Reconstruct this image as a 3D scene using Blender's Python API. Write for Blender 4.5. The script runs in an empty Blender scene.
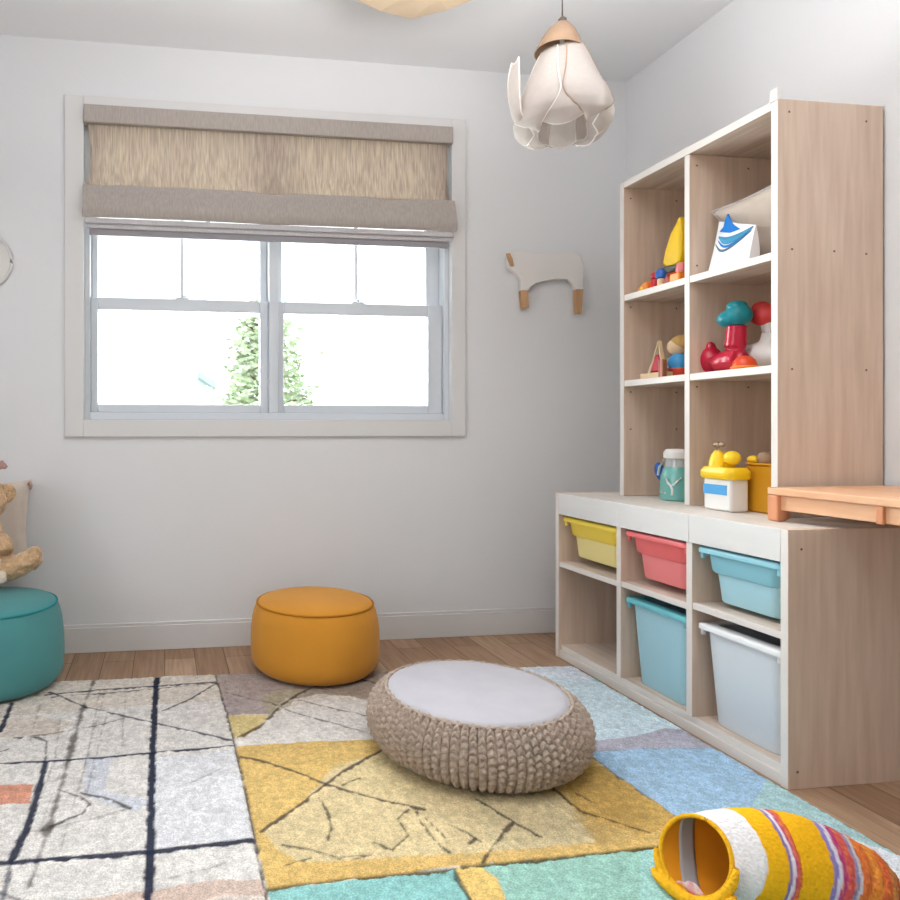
import bpy, bmesh, math, random
import numpy as np
from mathutils import Vector, Matrix, noise

random.seed(4)
SC = bpy.context.scene
COL = SC.collection
PI = math.pi

# ------------------------------------------------------------------ camera
HC, YAW, FPX, CX, CY = 0.9, 0.1376, 690.0, 260.3, 429.2
cam = bpy.data.objects.new('camera', bpy.data.cameras.new('camera'))
COL.objects.link(cam)
cam.location = (0, 0, HC)
cam.rotation_euler = (PI/2, 0, -YAW)
cam.data.sensor_width = 36
cam.data.lens = FPX/900*36
cam.data.shift_x = (450-CX)/900
cam.data.shift_y = (CY-450)/900
cam.data.clip_start = .02
SC.camera = cam
SC.view_settings.view_transform = 'Standard'
SC.view_settings.look = 'None'
SC.view_settings.gamma = 1
SC.view_settings.exposure = -0.3

# room dimensions (metres)
YW, CEIL, XW = 2.861, 2.469, 2.064
XL, YF = -2.1, -1.7

def floor_at(px, py, z=.012):
    """floor point of a spot measured in the photograph"""
    u = (px-CX)/FPX; v = -(py-CY)/FPX
    t = (z-HC)/v
    return (t*(math.sin(YAW)+u*math.cos(YAW)), t*(math.cos(YAW)-u*math.sin(YAW)))

def wall_at(px, py, Y=YW):
    u = (px-CX)/FPX; v = -(py-CY)/FPX
    t = Y/(math.cos(YAW)-u*math.sin(YAW))
    return (t*(math.sin(YAW)+u*math.cos(YAW)), HC+t*v)

# ------------------------------------------------------------------ materials
def lin(c):
    return tuple((x/255/12.92 if x/255 <= .04045 else ((x/255+.055)/1.055)**2.4) for x in c)

def pm(name, rgb, rough=.6, spec=.35, var=0., vscale=8., stretch=(1, 1, 1), bump=0., bscale=60.,
       bstretch=(1, 1, 1), sheen=0., var_rgb=None, detail=4., metal=0., trans=0., coat=0.):
    m = bpy.data.materials.new(name); m.use_nodes = True
    nt = m.node_tree; N = nt.nodes; L = nt.links
    p = N['Principled BSDF']
    p.inputs['Base Color'].default_value = (*lin(rgb), 1)
    p.inputs['Roughness'].default_value = rough
    p.inputs['Specular IOR Level'].default_value = spec
    p.inputs['Metallic'].default_value = metal
    p.inputs['Transmission Weight'].default_value = trans
    p.inputs['Coat Weight'].default_value = coat
    if sheen:
        p.inputs['Sheen Weight'].default_value = sheen
        p.inputs['Sheen Roughness'].default_value = .5
    tc = N.new('ShaderNodeTexCoord')
    if var or var_rgb:
        mp = N.new('ShaderNodeMapping'); mp.inputs['Scale'].default_value = stretch
        L.new(tc.outputs['Object'], mp.inputs['Vector'])
        n = N.new('ShaderNodeTexNoise'); n.inputs['Scale'].default_value = vscale
        n.inputs['Detail'].default_value = detail
        L.new(mp.outputs['Vector'], n.inputs['Vector'])
        r = N.new('ShaderNodeValToRGB')
        c1 = lin(rgb)
        c2 = lin(var_rgb) if var_rgb else tuple(x*(1-var) for x in c1)
        c3 = c1 if var_rgb else tuple(min(1, x*(1+var*.6)) for x in c1)
        r.color_ramp.elements[0].position = .3; r.color_ramp.elements[0].color = (*c2, 1)
        r.color_ramp.elements[1].position = .7; r.color_ramp.elements[1].color = (*c3, 1)
        L.new(n.outputs['Fac'], r.inputs['Fac'])
        L.new(r.outputs['Color'], p.inputs['Base Color'])
    if bump:
        mp = N.new('ShaderNodeMapping'); mp.inputs['Scale'].default_value = bstretch
        L.new(tc.outputs['Object'], mp.inputs['Vector'])
        n = N.new('ShaderNodeTexNoise'); n.inputs['Scale'].default_value = bscale
        n.inputs['Detail'].default_value = 3
        L.new(mp.outputs['Vector'], n.inputs['Vector'])
        b = N.new('ShaderNodeBump'); b.inputs['Strength'].default_value = bump
        b.inputs['Distance'].default_value = .01
        L.new(n.outputs['Fac'], b.inputs['Height'])
        L.new(b.outputs['Normal'], p.inputs['Normal'])
    return m

def cloth_translucent(name, rgb, back_rgb, mix=.5, streak=True, see=0., a1=.12, a2=.32):
    m = bpy.data.materials.new(name); m.use_nodes = True
    nt = m.node_tree; N = nt.nodes; L = nt.links
    N.remove(N['Principled BSDF'])
    out = N['Material Output']
    d = N.new('ShaderNodeBsdfDiffuse'); t = N.new('ShaderNodeBsdfTranslucent')
    mx = N.new('ShaderNodeMixShader'); mx.inputs[0].default_value = mix
    tc = N.new('ShaderNodeTexCoord'); mp = N.new('ShaderNodeMapping')
    mp.inputs['Scale'].default_value = (60, 60, 3.2) if streak else (20, 20, 20)
    n = N.new('ShaderNodeTexNoise'); n.inputs['Scale'].default_value = 3; n.inputs['Detail'].default_value = 6
    L.new(tc.outputs['Object'], mp.inputs['Vector']); L.new(mp.outputs['Vector'], n.inputs['Vector'])
    for node, c, a in ((d, rgb, a1), (t, back_rgb, a2)):
        r = N.new('ShaderNodeValToRGB'); c = lin(c)
        r.color_ramp.elements[0].position = .3; r.color_ramp.elements[1].position = .7
        r.color_ramp.elements[0].color = (*[x*(1-a) for x in c], 1)
        r.color_ramp.elements[1].color = (*[min(1, x*(1+a*.5)) for x in c], 1)
        L.new(n.outputs['Fac'], r.inputs['Fac']); L.new(r.outputs['Color'], node.inputs['Color'])
    L.new(d.outputs[0], mx.inputs[1]); L.new(t.outputs[0], mx.inputs[2])
    last = mx
    if see:
        tr = N.new('ShaderNodeBsdfTransparent')
        m2 = N.new('ShaderNodeMixShader'); m2.inputs[0].default_value = see
        L.new(mx.outputs[0], m2.inputs[1]); L.new(tr.outputs[0], m2.inputs[2]); last = m2
    L.new(last.outputs[0], out.inputs['Surface'])
    return m

def glass_mat():
    m = bpy.data.materials.new('window glass'); m.use_nodes = True
    nt = m.node_tree; N = nt.nodes; L = nt.links
    N.remove(N['Principled BSDF'])
    tr = N.new('ShaderNodeBsdfTransparent'); tr.inputs['Color'].default_value = (.97, .99, .985, 1)
    gl = N.new('ShaderNodeBsdfGlossy'); gl.inputs['Roughness'].default_value = .02
    fr = N.new('ShaderNodeFresnel'); fr.inputs['IOR'].default_value = 1.3
    mx = N.new('ShaderNodeMixShader')
    L.new(fr.outputs[0], mx.inputs[0]); L.new(tr.outputs[0], mx.inputs[1]); L.new(gl.outputs[0], mx.inputs[2])
    L.new(mx.outputs[0], N['Material Output'].inputs['Surface'])
    return m

def floor_mat():
    m = bpy.data.materials.new('oak plank floor'); m.use_nodes = True
    nt = m.node_tree; N = nt.nodes; L = nt.links; p = N['Principled BSDF']
    tc = N.new('ShaderNodeTexCoord'); mp = N.new('ShaderNodeMapping')
    mp.inputs['Rotation'].default_value = (0, 0, PI/2)
    L.new(tc.outputs['Object'], mp.inputs['Vector'])
    b = N.new('ShaderNodeTexBrick')
    b.inputs['Scale'].default_value = 1; b.inputs['Brick Width'].default_value = 1.15
    b.inputs['Row Height'].default_value = .118; b.inputs['Mortar Size'].default_value = .0018
    b.inputs['Color1'].default_value = (*lin((184, 154, 128)), 1)
    b.inputs['Color2'].default_value = (*lin((158, 126, 100)), 1)
    b.inputs['Mortar'].default_value = (*lin((112, 86, 66)), 1)
    b.offset = .37
    L.new(mp.outputs['Vector'], b.inputs['Vector'])
    m2 = N.new('ShaderNodeMapping'); m2.inputs['Scale'].default_value = (38, 2.2, 1)
    L.new(tc.outputs['Object'], m2.inputs['Vector'])
    n = N.new('ShaderNodeTexNoise'); n.inputs['Scale'].default_value = 2.2; n.inputs['Detail'].default_value = 7
    L.new(m2.outputs['Vector'], n.inputs['Vector'])
    r = N.new('ShaderNodeValToRGB')
    r.color_ramp.elements[0].position = .3; r.color_ramp.elements[0].color = (.72, .68, .64, 1)
    r.color_ramp.elements[1].position = .72; r.color_ramp.elements[1].color = (1.08, 1.06, 1.04, 1)
    L.new(n.outputs['Fac'], r.inputs['Fac'])
    mul = N.new('ShaderNodeMix'); mul.data_type = 'RGBA'; mul.blend_type = 'MULTIPLY'
    mul.inputs[0].default_value = 1
    L.new(b.outputs['Color'], mul.inputs[6]); L.new(r.outputs['Color'], mul.inputs[7])
    L.new(mul.outputs[2], p.inputs['Base Color'])
    p.inputs['Roughness'].default_value = .5
    p.inputs['Specular IOR Level'].default_value = .3
    return m

def attr_mat(name, bump=.6, bscale=170, speckle=.28, sscale=120, rough=1.0):
    m = bpy.data.materials.new(name); m.use_nodes = True
    nt = m.node_tree; N = nt.nodes; L = nt.links; p = N['Principled BSDF']
    a = N.new('ShaderNodeAttribute'); a.attribute_name = 'pattern'
    tc = N.new('ShaderNodeTexCoord')
    n = N.new('ShaderNodeTexNoise'); n.inputs['Scale'].default_value = sscale; n.inputs['Detail'].default_value = 3
    L.new(tc.outputs['Object'], n.inputs['Vector'])
    r = N.new('ShaderNodeValToRGB')
    lo = 1-speckle; hi = 1+speckle*.55
    r.color_ramp.elements[0].position = .32; r.color_ramp.elements[0].color = (lo, lo, lo, 1)
    r.color_ramp.elements[1].position = .68; r.color_ramp.elements[1].color = (hi, hi, hi, 1)
    L.new(n.outputs['Fac'], r.inputs['Fac'])
    mul = N.new('ShaderNodeMix'); mul.data_type = 'RGBA'; mul.blend_type = 'MULTIPLY'; mul.inputs[0].default_value = 1
    L.new(a.outputs['Color'], mul.inputs[6]); L.new(r.outputs['Color'], mul.inputs[7])
    L.new(mul.outputs[2], p.inputs['Base Color'])
    p.inputs['Roughness'].default_value = rough; p.inputs['Specular IOR Level'].default_value = .05
    n2 = N.new('ShaderNodeTexNoise'); n2.inputs['Scale'].default_value = bscale; n2.inputs['Detail'].default_value = 2
    L.new(tc.outputs['Object'], n2.inputs['Vector'])
    b = N.new('ShaderNodeBump'); b.inputs['Strength'].default_value = bump; b.inputs['Distance'].default_value = .01
    L.new(n2.outputs['Fac'], b.inputs['Height']); L.new(b.outputs['Normal'], p.inputs['Normal'])
    return m

M = {}
M['wall'] = pm('wall paint', (222, 222, 223), .75, .2, bump=.05, bscale=120)
M['ceiling'] = pm('ceiling paint', (234, 235, 237), .85, .15, bump=.05, bscale=90)
M['trim'] = pm('trim paint', (216, 214, 213), .5, .3)
M['floor'] = floor_mat()
M['vinyl'] = pm('white window vinyl', (208, 213, 219), .4, .4)
M['glass'] = glass_mat()
M['linen'] = cloth_translucent('sheer linen', (216, 201, 191), (246, 224, 209), .55, a1=.14, a2=.4)
M['linen_grey'] = pm('grey linen', (176, 167, 160), .9, .1, var=.12, vscale=30, stretch=(6, 6, 1), bump=.15, bscale=300)
M['hem'] = pm('pale hem linen', (196, 192, 194), .9, .1, var=.08, vscale=30, stretch=(6, 6, 1))
M['pine'] = pm('whitewashed pine', (224, 202, 183), .55, .25, vscale=3, stretch=(14, 14, 1.1),
               var_rgb=(206, 181, 160), detail=6, bump=.04, bscale=30, bstretch=(8, 8, .6))
M['pine_flat'] = pm('whitewashed pine flat', (224, 208, 194), .55, .25, vscale=3, stretch=(14, 1.1, 14),
                    var_rgb=(196, 178, 162), detail=6)
M['top_white'] = pm('pale cabinet top', (224, 217, 210), .5, .3, vscale=3, stretch=(14, 1.1, 14), var_rgb=(214, 205, 196))
M['edge'] = pm('white painted wood edge', (228, 222, 216), .5, .3)
M['rail'] = pm('white painted wood', (226, 225, 223), .5, .3, var=.03, vscale=3, stretch=(10, 1, 10))
M['screw'] = pm('screw cap', (120, 100, 88), .5)
M['table'] = pm('peach beech wood', (238, 190, 152), .45, .35, vscale=3, stretch=(16, 1.3, 16), var_rgb=(224, 170, 130), detail=6)
M['leg_wood'] = pm('orange beech wood', (226, 158, 118), .45, .35, vscale=3, stretch=(16, 16, 1.3), var_rgb=(210, 140, 100))
M['oak'] = pm('oak', (204, 164, 124), .5, .3, vscale=4, stretch=(12, 12, 1.5), var_rgb=(184, 140, 100))
M['yellow_cloth'] = pm('mustard canvas', (210, 144, 48), .8, .2, var=.05, vscale=6, bump=.12, bscale=420, sheen=.12)
M['teal_cloth'] = pm('teal canvas', (80, 144, 145), .8, .2, var=.05, vscale=6, bump=.12, bscale=420, sheen=.12)
M['yellow_pipe'] = pm('mustard piping', (176, 116, 34), .8, .15)
M['teal_pipe'] = pm('teal piping', (54, 142, 148), .8, .15)
M['yarn'] = pm('taupe yarn', (186, 168, 154), .95, .08, var=.22, vscale=90, bump=.5, bscale=240)
M['grey_top'] = pm('pale grey felt', (184, 181, 187), .95, .08, var=.05, vscale=14, bump=.25, bscale=260, sheen=.1)
M['rug'] = attr_mat('tufted rug pile', bump=.45, bscale=300, speckle=.3, sscale=280)
M['petal'] = cloth_translucent('petal fabric', (226, 220, 216), (230, 222, 216), .45, streak=False, see=.34, a1=.03, a2=.04)
M['petal_wire'] = pm('petal edge tape', (238, 230, 224), .7)
M['petal_wire_dark'] = pm('petal edge tape brown', (168, 140, 118), .7)
M['cap_wood'] = pm('turned wood cap', (160, 132, 108), .55, .3, var=.12, vscale=6, stretch=(1, 1, 6))
M['cord'] = pm('dark cord', (92, 84, 78), .7)
M['paper'] = cloth_translucent('cream paper', (206, 184, 158), (226, 204, 176), .06, streak=False, a1=.02, a2=.03)
M['white_board'] = pm('off white board', (222, 218, 212), .55, .3)
M['shade_paint'] = pm('warm white board', (226, 222, 218), .5, .3)
M['fur'] = pm('tan plush', (214, 178, 138), 1., .05, var=.3, vscale=45, bump=.9, bscale=150, sheen=.3)
M['fur_light'] = pm('cream plush', (232, 218, 200), 1., .05, var=.12, vscale=45, bump=.7, bscale=150, sheen=.3)
M['fur_pink'] = pm('pink plush', (196, 158, 150), 1., .05, var=.2, vscale=45, bump=.7, bscale=150)
M['eye'] = pm('black eye', (28, 24, 24), .2, .5)
M['cushion'] = pm('beige cushion cloth', (206, 194, 182), .9, .1, var=.06, vscale=20, bump=.15, bscale=300)
def plastic(n, c, r=.35): return pm(n, c, r, .45)
M['p_yellow'] = plastic('yellow plastic', (253, 222, 80))
M['p_yellow2'] = plastic('pale yellow plastic', (252, 236, 160))
M['p_coral'] = plastic('coral plastic', (246, 118, 120))
M['p_coral2'] = plastic('light coral plastic', (250, 144, 146))
M['p_blue'] = plastic('sky blue plastic', (146, 208, 224))
M['p_blue2'] = plastic('light sky blue plastic', (176, 222, 236))
M['p_aqua'] = plastic('aqua plastic rim', (104, 186, 196))
M['p_white'] = plastic('frosted white plastic', (226, 234, 240))
M['p_white2'] = plastic('clear white rim', (232, 234, 236))
M['t_yellow'] = plastic('toy yellow', (250, 206, 30))
M['t_amber'] = plastic('toy amber', (212, 150, 32), .4)
M['t_red'] = plastic('toy red', (206, 40, 50), .3)
M['t_crimson'] = plastic('toy crimson', (186, 28, 58), .25)
M['t_orange'] = plastic('toy orange', (240, 140, 40))
M['t_redorange'] = plastic('toy red orange', (222, 74, 38))
M['t_blue'] = plastic('toy blue', (36, 96, 176))
M['t_sky'] = plastic('toy sky blue', (70, 160, 220))
M['t_teal'] = plastic('toy teal', (14, 130, 142), .35)
M['t_white'] = plastic('toy white', (234, 232, 228))
M['t_dark'] = plastic('toy dark', (62, 58, 50))
M['t_wood'] = pm('toy bare wood', (228, 200, 160), .55, .3, var=.1, vscale=20)
M['t_brown'] = pm('toy brown', (146, 92, 66), .5, .3)
M['t_pink'] = plastic('toy pink', (226, 128, 128))
M['t_coralred'] = plastic('toy coral red', (214, 66, 66))
M['paperwhite'] = pm('white printed paper', (238, 238, 242), .6, .2)
M['ink_blue'] = pm('blue ink', (36, 120, 200), .6, .2)
M['ink_teal'] = pm('teal ink', (70, 150, 190), .6, .2)
M['ink_grey'] = pm('slate ink', (98, 120, 140), .6, .2)
M['label_blue'] = pm('blue label', (84, 164, 222), .5, .3)
M['liquid'] = pm('teal translucent bottle', (136, 212, 204), .12, .5, trans=.35)
M['clear'] = pm('clear plastic', (226, 232, 232), .12, .5, trans=.4)
M['metal'] = pm('brushed metal', (170, 150, 130), .35, .5, metal=.8)
M['amber_lining'] = pm('amber lining', (224, 146, 32), .8, .15, var=.05, vscale=20)
M['knit_yellow'] = pm('yellow knit', (242, 182, 40), .9, .1, var=.14, vscale=60, bump=.6, bscale=160)
M['sack'] = attr_mat('striped sack cloth', bump=.5, bscale=190, speckle=.1, sscale=150)
M['leaf'] = pm('pale leaves', (204, 214, 186), .7, .2, var=.28, vscale=3.)
M['bark'] = pm('bark', (120, 98, 80), .9, .1, var=.2, vscale=8)
M['siding'] = pm('white house siding', (240, 240, 240), .8, .1)
M['roof'] = pm('slate roof', (176, 186, 206), .8, .1)
M['house_glass'] = pm('house window glass', (226, 222, 226), .3, .4)
M['pinkish'] = pm('pinkish trim', (226, 208, 206), .7)
M['grass'] = pm('lawn', (150, 170, 120), .9, .1, var=.2, vscale=3)

# ------------------------------------------------------------------ geometry helpers
def nb(): return bmesh.new()

def box(bm, x0, x1, y0, y1, z0, z1, mi=0):
    vs = [bm.verts.new((x, y, z)) for x in (x0, x1) for y in (y0, y1) for z in (z0, z1)]
    fs = []
    for q in ((0, 1, 3, 2), (4, 6, 7, 5), (0, 4, 5, 1), (2, 3, 7, 6), (0, 2, 6, 4), (1, 5, 7, 3)):
        f = bm.faces.new([vs[i] for i in q]); f.material_index = mi; fs.append(f)
    return fs

def frame_of(d):
    d = Vector(d).normalized()
    a = Vector((0, 0, 1)) if abs(d.z) < .9 else Vector((1, 0, 0))
    u = d.cross(a).normalized(); v = u.cross(d).normalized()
    return u, v

def rings(bm, loops, cap0=True, cap1=True, mi=0):
    """loft closed loops of points"""
    vv = [[bm.verts.new(p) for p in l] for l in loops]
    n = len(vv[0])
    for a, b in zip(vv[:-1], vv[1:]):
        for i in range(n):
            f = bm.faces.new((a[i], a[(i+1) % n], b[(i+1) % n], b[i])); f.material_index = mi
    if cap0: f = bm.faces.new(vv[0][::-1]); f.material_index = mi
    if cap1: f = bm.faces.new(vv[-1]); f.material_index = mi
    return vv

def tube(bm, pts, r, seg=10, mi=0, closed=False):
    pts = [Vector(p) for p in pts]; n = len(pts)
    rr = r if isinstance(r, (list, tuple)) else [r]*n
    loops = []; u = None
    for i, p in enumerate(pts):
        if closed: d = pts[(i+1) % n]-pts[i-1]
        else: d = pts[min(i+1, n-1)]-pts[max(i-1, 0)]
        d.normalize()
        if u is None: u, v = frame_of(d)
        else:
            u = (u-d*u.dot(d)).normalized(); v = d.cross(u)
        loops.append([p+(u*math.cos(t)+v*math.sin(t))*rr[i] for t in [2*PI*k/seg for k in range(seg)]])
    if closed:
        loops.append(loops[0])
        rings(bm, loops, False, False, mi)
        bmesh.ops.remove_doubles(bm, verts=bm.verts, dist=1e-6)
    else:
        rings(bm, loops, True, True, mi)

def cyl(bm, p0, p1, r0, r1=None, seg=20, mi=0):
    tube(bm, [p0, p1], [r0, r0 if r1 is None else r1], seg, mi)

def lathe(bm, prof, c=(0, 0, 0), seg=48, axis=None, mi=0):
    c = Vector(c); loops = []
    if axis is None: u, v, w = Vector((1, 0, 0)), Vector((0, 1, 0)), Vector((0, 0, 1))
    else:
        w = Vector(axis).normalized(); u, v = frame_of(w)
    for r, z in prof:
        loops.append([c+w*z+(u*math.cos(t)+v*math.sin(t))*max(r, 1e-4) for t in [2*PI*k/seg for k in range(seg)]])
    rings(bm, loops, True, True, mi)

def ell(bm, c, rad, rot=None, seg=20, ringn=12, mi=0):
    c = Vector(c); R = rot or Matrix.Identity(3); loops = []
    for i in range(ringn+1):
        th = -PI/2+PI*(i+.0)/ringn
        th = max(min(th, PI/2-.02), -PI/2+.02)
        loops.append([c+R @ Vector((rad[0]*math.cos(th)*math.cos(t), rad[1]*math.cos(th)*math.sin(t), rad[2]*math.sin(th)))
                      for t in [2*PI*k/seg for k in range(seg)]])
    rings(bm, loops, True, True, mi)

def prism(bm, pts, off, mi=0):
    """closed polygon of 3D points extruded by vector off"""
    a = [bm.verts.new(p) for p in pts]; b = [bm.verts.new(Vector(p)+Vector(off)) for p in pts]
    n = len(a)
    for i in range(n):
        f = bm.faces.new((a[i], a[(i+1) % n], b[(i+1) % n], b[i])); f.material_index = mi
    f = bm.faces.new(a[::-1]); f.material_index = mi
    f = bm.faces.new(b); f.material_index = mi

def grid(bm, fn, nu, nv, mi=0):
    vv = [[bm.verts.new(fn(i/nu, j/nv)) for i in range(nu+1)] for j in range(nv+1)]
    for j in range(nv):
        for i in range(nu):
            f = bm.faces.new((vv[j][i], vv[j][i+1], vv[j+1][i+1], vv[j+1][i])); f.material_index = mi
    return vv

def thing(name, label, cat, loc=(0, 0, 0), group=None):
    o = bpy.data.objects.new(name, None); COL.objects.link(o)
    o.location = loc; o.empty_display_size = .05
    o['label'] = label; o['category'] = cat
    if group: o['group'] = group
    return o

def obj(name, bm, mats, parent=None, bevel=0, smooth=True, angle=40, solid=0, subsurf=0, label=None):
    me = bpy.data.meshes.new(name)
    bmesh.ops.recalc_face_normals(bm, faces=bm.faces)
    bm.to_mesh(me); bm.free()
    for m in (mats if isinstance(mats, (list, tuple)) else [mats]): me.materials.append(m)
    if smooth:
        me.shade_smooth()
        me.set_sharp_from_angle(angle=math.radians(angle))
    o = bpy.data.objects.new(name, me); COL.objects.link(o)
    if parent is not None:
        o.parent = parent
        inv = Matrix.Identity(4); q = parent
        loc = Vector((0, 0, 0))
        if q.type == 'EMPTY': loc = q.location
        o.matrix_parent_inverse = Matrix.Translation(-loc)
    if solid:
        s = o.modifiers.new('thickness', 'SOLIDIFY'); s.thickness = solid; s.offset = 0
    if bevel:
        b = o.modifiers.new('bevel', 'BEVEL'); b.width = bevel; b.segments = 2
        b.limit_method = 'ANGLE'; b.angle_limit = math.radians(35)
    if subsurf:
        s = o.modifiers.new('subsurf', 'SUBSURF'); s.levels = subsurf; s.render_levels = subsurf
    if label: o['label'] = label
    return o

def struct(name, bm, mats, **k):
    o = obj(name, bm, mats, **k); o['kind'] = 'structure'
    o['label'] = k.pop('lbl', name.replace('_', ' ')); o['category'] = name.split('_')[0]
    return o

def tag(o, label, cat, group=None, kind=None):
    o['label'] = label; o['category'] = cat
    if group: o['group'] = group
    if kind: o['kind'] = kind
    return o

def lab(o, label, cat): o['label'] = label; o['category'] = cat

# ------------------------------------------------------------------ room shell
bm = nb(); box(bm, XL-.1, XW+.1, YF-.1, YW+.14, -.08, 0)
lab(struct('floor', bm, M['floor']), 'light brown oak plank floor of the playroom', 'floor')
bm = nb(); box(bm, XL-.1, XW+.1, YF-.1, YW+.14, CEIL, CEIL+.1)
lab(struct('ceiling', bm, M['ceiling']), 'plain white ceiling', 'ceiling')
OX0, OX1, OZ0, OZ1 = -.323, 1.232, .938, 2.203
bm = nb()
box(bm, XL-.1, OX0, YW, YW+.14, 0, CEIL); box(bm, OX1, XW+.1, YW, YW+.14, 0, CEIL)
box(bm, OX0, OX1, YW, YW+.14, 0, OZ0); box(bm, OX0, OX1, YW, YW+.14, OZ1, CEIL)
lab(struct('wall_back', bm, M['wall'], smooth=False), 'white back wall with the window', 'wall')
bm = nb(); box(bm, XW, XW+.1, YF-.1, YW, 0, CEIL)
lab(struct('wall_right', bm, M['wall'], smooth=False), 'white right wall behind the shelving', 'wall')
# left wall with a daylight opening, and the wall behind the viewer
LY0, LY1, LZ0, LZ1 = -.1, 1.3, .6, 2.1
bm = nb()
box(bm, XL-.1, XL, YF-.1, LY0, 0, CEIL); box(bm, XL-.1, XL, LY1, YW, 0, CEIL)
box(bm, XL-.1, XL, LY0, LY1, 0, LZ0); box(bm, XL-.1, XL, LY0, LY1, LZ1, CEIL)
lab(struct('wall_left', bm, M['wall'], smooth=False), 'white left wall outside the view', 'wall')
bm = nb(); box(bm, XL, XW, YF-.1, YF, 0, CEIL)
lab(struct('wall_front', bm, M['wall'], smooth=False), 'white wall behind the viewer', 'wall')

bm = nb(); box(bm, XL, XW, YW-.016, YW, 0, .1)
vs = box(bm, XL, XW, YW-.011, YW, .1, .112)
lab(struct('baseboard_back', bm, M['trim'], bevel=.002), 'white baseboard along the back wall', 'baseboard')

# window casing
TX0, TX1, TZ0, TZ1 = -.398, 1.295, .869, 2.245
bm = nb(); t = .014
box(bm, TX0, OX0, YW-t, YW, TZ0, TZ1); box(bm, OX1, TX1, YW-t, YW, TZ0, TZ1)
box(bm, OX0, OX1, YW-t, YW, TZ0, OZ0); box(bm, OX0, OX1, YW-t, YW, OZ1, TZ1)
lab(struct('trim_1', bm, M['trim'], bevel=.002), 'flat white casing around the window', 'trim')

# ------------------------------------------------------------------ window
win = thing('window_1', 'white double sash window with two halves in back wall', 'window', (.45, YW+.06, OZ0))
win['kind'] = 'structure'
y0, y1 = YW+.035, YW+.12
k = (y0)/YW
bm = nb()
fx0, fx1, fz0, fz1 = OX0, OX1, OZ0, OZ1
gl = [(-.268*k, .395*k), (.497*k, 1.13*k)]
b_ = .022
box(bm, fx0, fx0+b_, y0-.02, y1, fz0, fz1); box(bm, fx1-b_, fx1, y0-.02, y1, fz0, fz1)
box(bm, fx0+b_, fx1-b_, y0-.02, y1, fz0, fz0+.03); box(bm, fx0+b_, fx1-b_, y0-.02, y1, fz1-.03, fz1)
box(bm, .436, .476, y0-.022, y1, fz0+.03, fz1-.03)
obj('window_frame', bm, M['vinyl'], win, bevel=.003)
ZM0, ZM1 = 1.392, 1.443
for s, (gx0, gx1) in enumerate(gl):
    lx0 = fx0+b_ if s == 0 else .476
    lx1 = .436 if s == 0 else fx1-b_
    # lower sash, nearer the room
    bm = nb(); a, b = y0, y0+.03
    z0, z1 = fz0+.03, ZM1
    gz0, gz1 = 1.003, ZM0
    box(bm, lx0+.001, gx0, a, b, z0, z1); box(bm, gx1, lx1-.001, a, b, z0, z1)
    box(bm, gx0, gx1, a, b, z0, gz0); box(bm, gx0, gx1, a, b, gz1, z1)
    obj('lower_sash', bm, M['vinyl'], win, bevel=.004)
    bm = nb(); box(bm, gx0, gx1, a+.012, a+.016, gz0, gz1)
    obj('lower_pane', bm, M['glass'], win, smooth=False)
    # upper sash, behind
    bm = nb(); a, b = y0+.036, y0+.066
    z0, z1 = ZM0-.005, fz1-.03
    gz0, gz1 = ZM1-.004, z1-.05
    gx0b, gx1b = gx0-.004, gx1+.004
    box(bm, lx0, gx0b, a, b, z0, z1); box(bm, gx1b, lx1, a, b, z0, z1)
    box(bm, gx0b, gx1b, a, b, z0, gz0); box(bm, gx0b, gx1b, a, b, gz1, z1)
    obj('upper_sash', bm, M['vinyl'], win, bevel=.004)
    bm = nb(); box(bm, gx0b, gx1b, a+.012, a+.016, gz0, gz1)
    obj('upper_pane', bm, M['glass'], win, smooth=False)
    mxp = (.07 if s == 0 else .809)*((y0+.04)/YW)
    bm = nb(); box(bm, mxp-.007, mxp+.007, a+.004, a+.011, gz0, gz1)
    obj('muntin', bm, M['vinyl'], win)
    bm = nb(); box(bm, mxp-.028, mxp+.028, y0+.004, y0+.03, ZM1, ZM1+.008); cyl(bm, (mxp, y0+.016, ZM1+.008), (mxp, y0+.016, ZM1+.018), .01)
    box(bm, mxp-.004, mxp+.024, y0+.01, y0+.022, ZM1+.011, ZM1+.018)
    obj('sash_lock', bm, M['vinyl'], win, bevel=.002)

# ------------------------------------------------------------------ roman blind
bl = thing('roman_blind', 'beige linen roman blind half drawn up at top of window', 'blind', (.45, YW, 1.69))
bm = nb(); box(bm, -.322, 1.231, YW-.034, YW+.012, 2.13, 2.202)
obj('headrail', bm, M['linen_grey'], bl, bevel=.004, label='grey wrapped headrail')
def fpanel(u, v):
    x = -.31+u*(1.217+.31)
    z = 2.14-v*(2.14-1.86)
    pin = .014*math.sin(PI*v)*(abs(2*u-1))**6*(1 if u < .5 else -.5)
    return Vector((x+pin, YW-.012-.016*v*v+.003*math.sin(u*21)*math.sin(PI*v), z))
bm = nb(); grid(bm, fpanel, 60, 14)
obj('shade_panel', bm, M['linen'], bl, solid=.0012, label='sheer warm beige linen panel')
bm = nb()
prof = [(-.026, 1.885), (-.036, 1.86), (-.046, 1.82), (-.052, 1.785), (-.052, 1.757), (-.044, 1.747), (-.03, 1.75), (-.016, 1.78), (-.012, 1.86)]
n = 40; loops = []
for i in range(n+1):
    u = i/n; x = -.326+u*(1.239+.326); w = .002*math.sin(u*17)+.001*math.sin(u*41)
    loops.append([Vector((x, YW+p[0]+w, p[1]+.001*math.sin(u*9))) for p in prof])
rings(bm, loops)
obj('bottom_fold', bm, M['linen_grey'], bl, angle=60)
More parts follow.
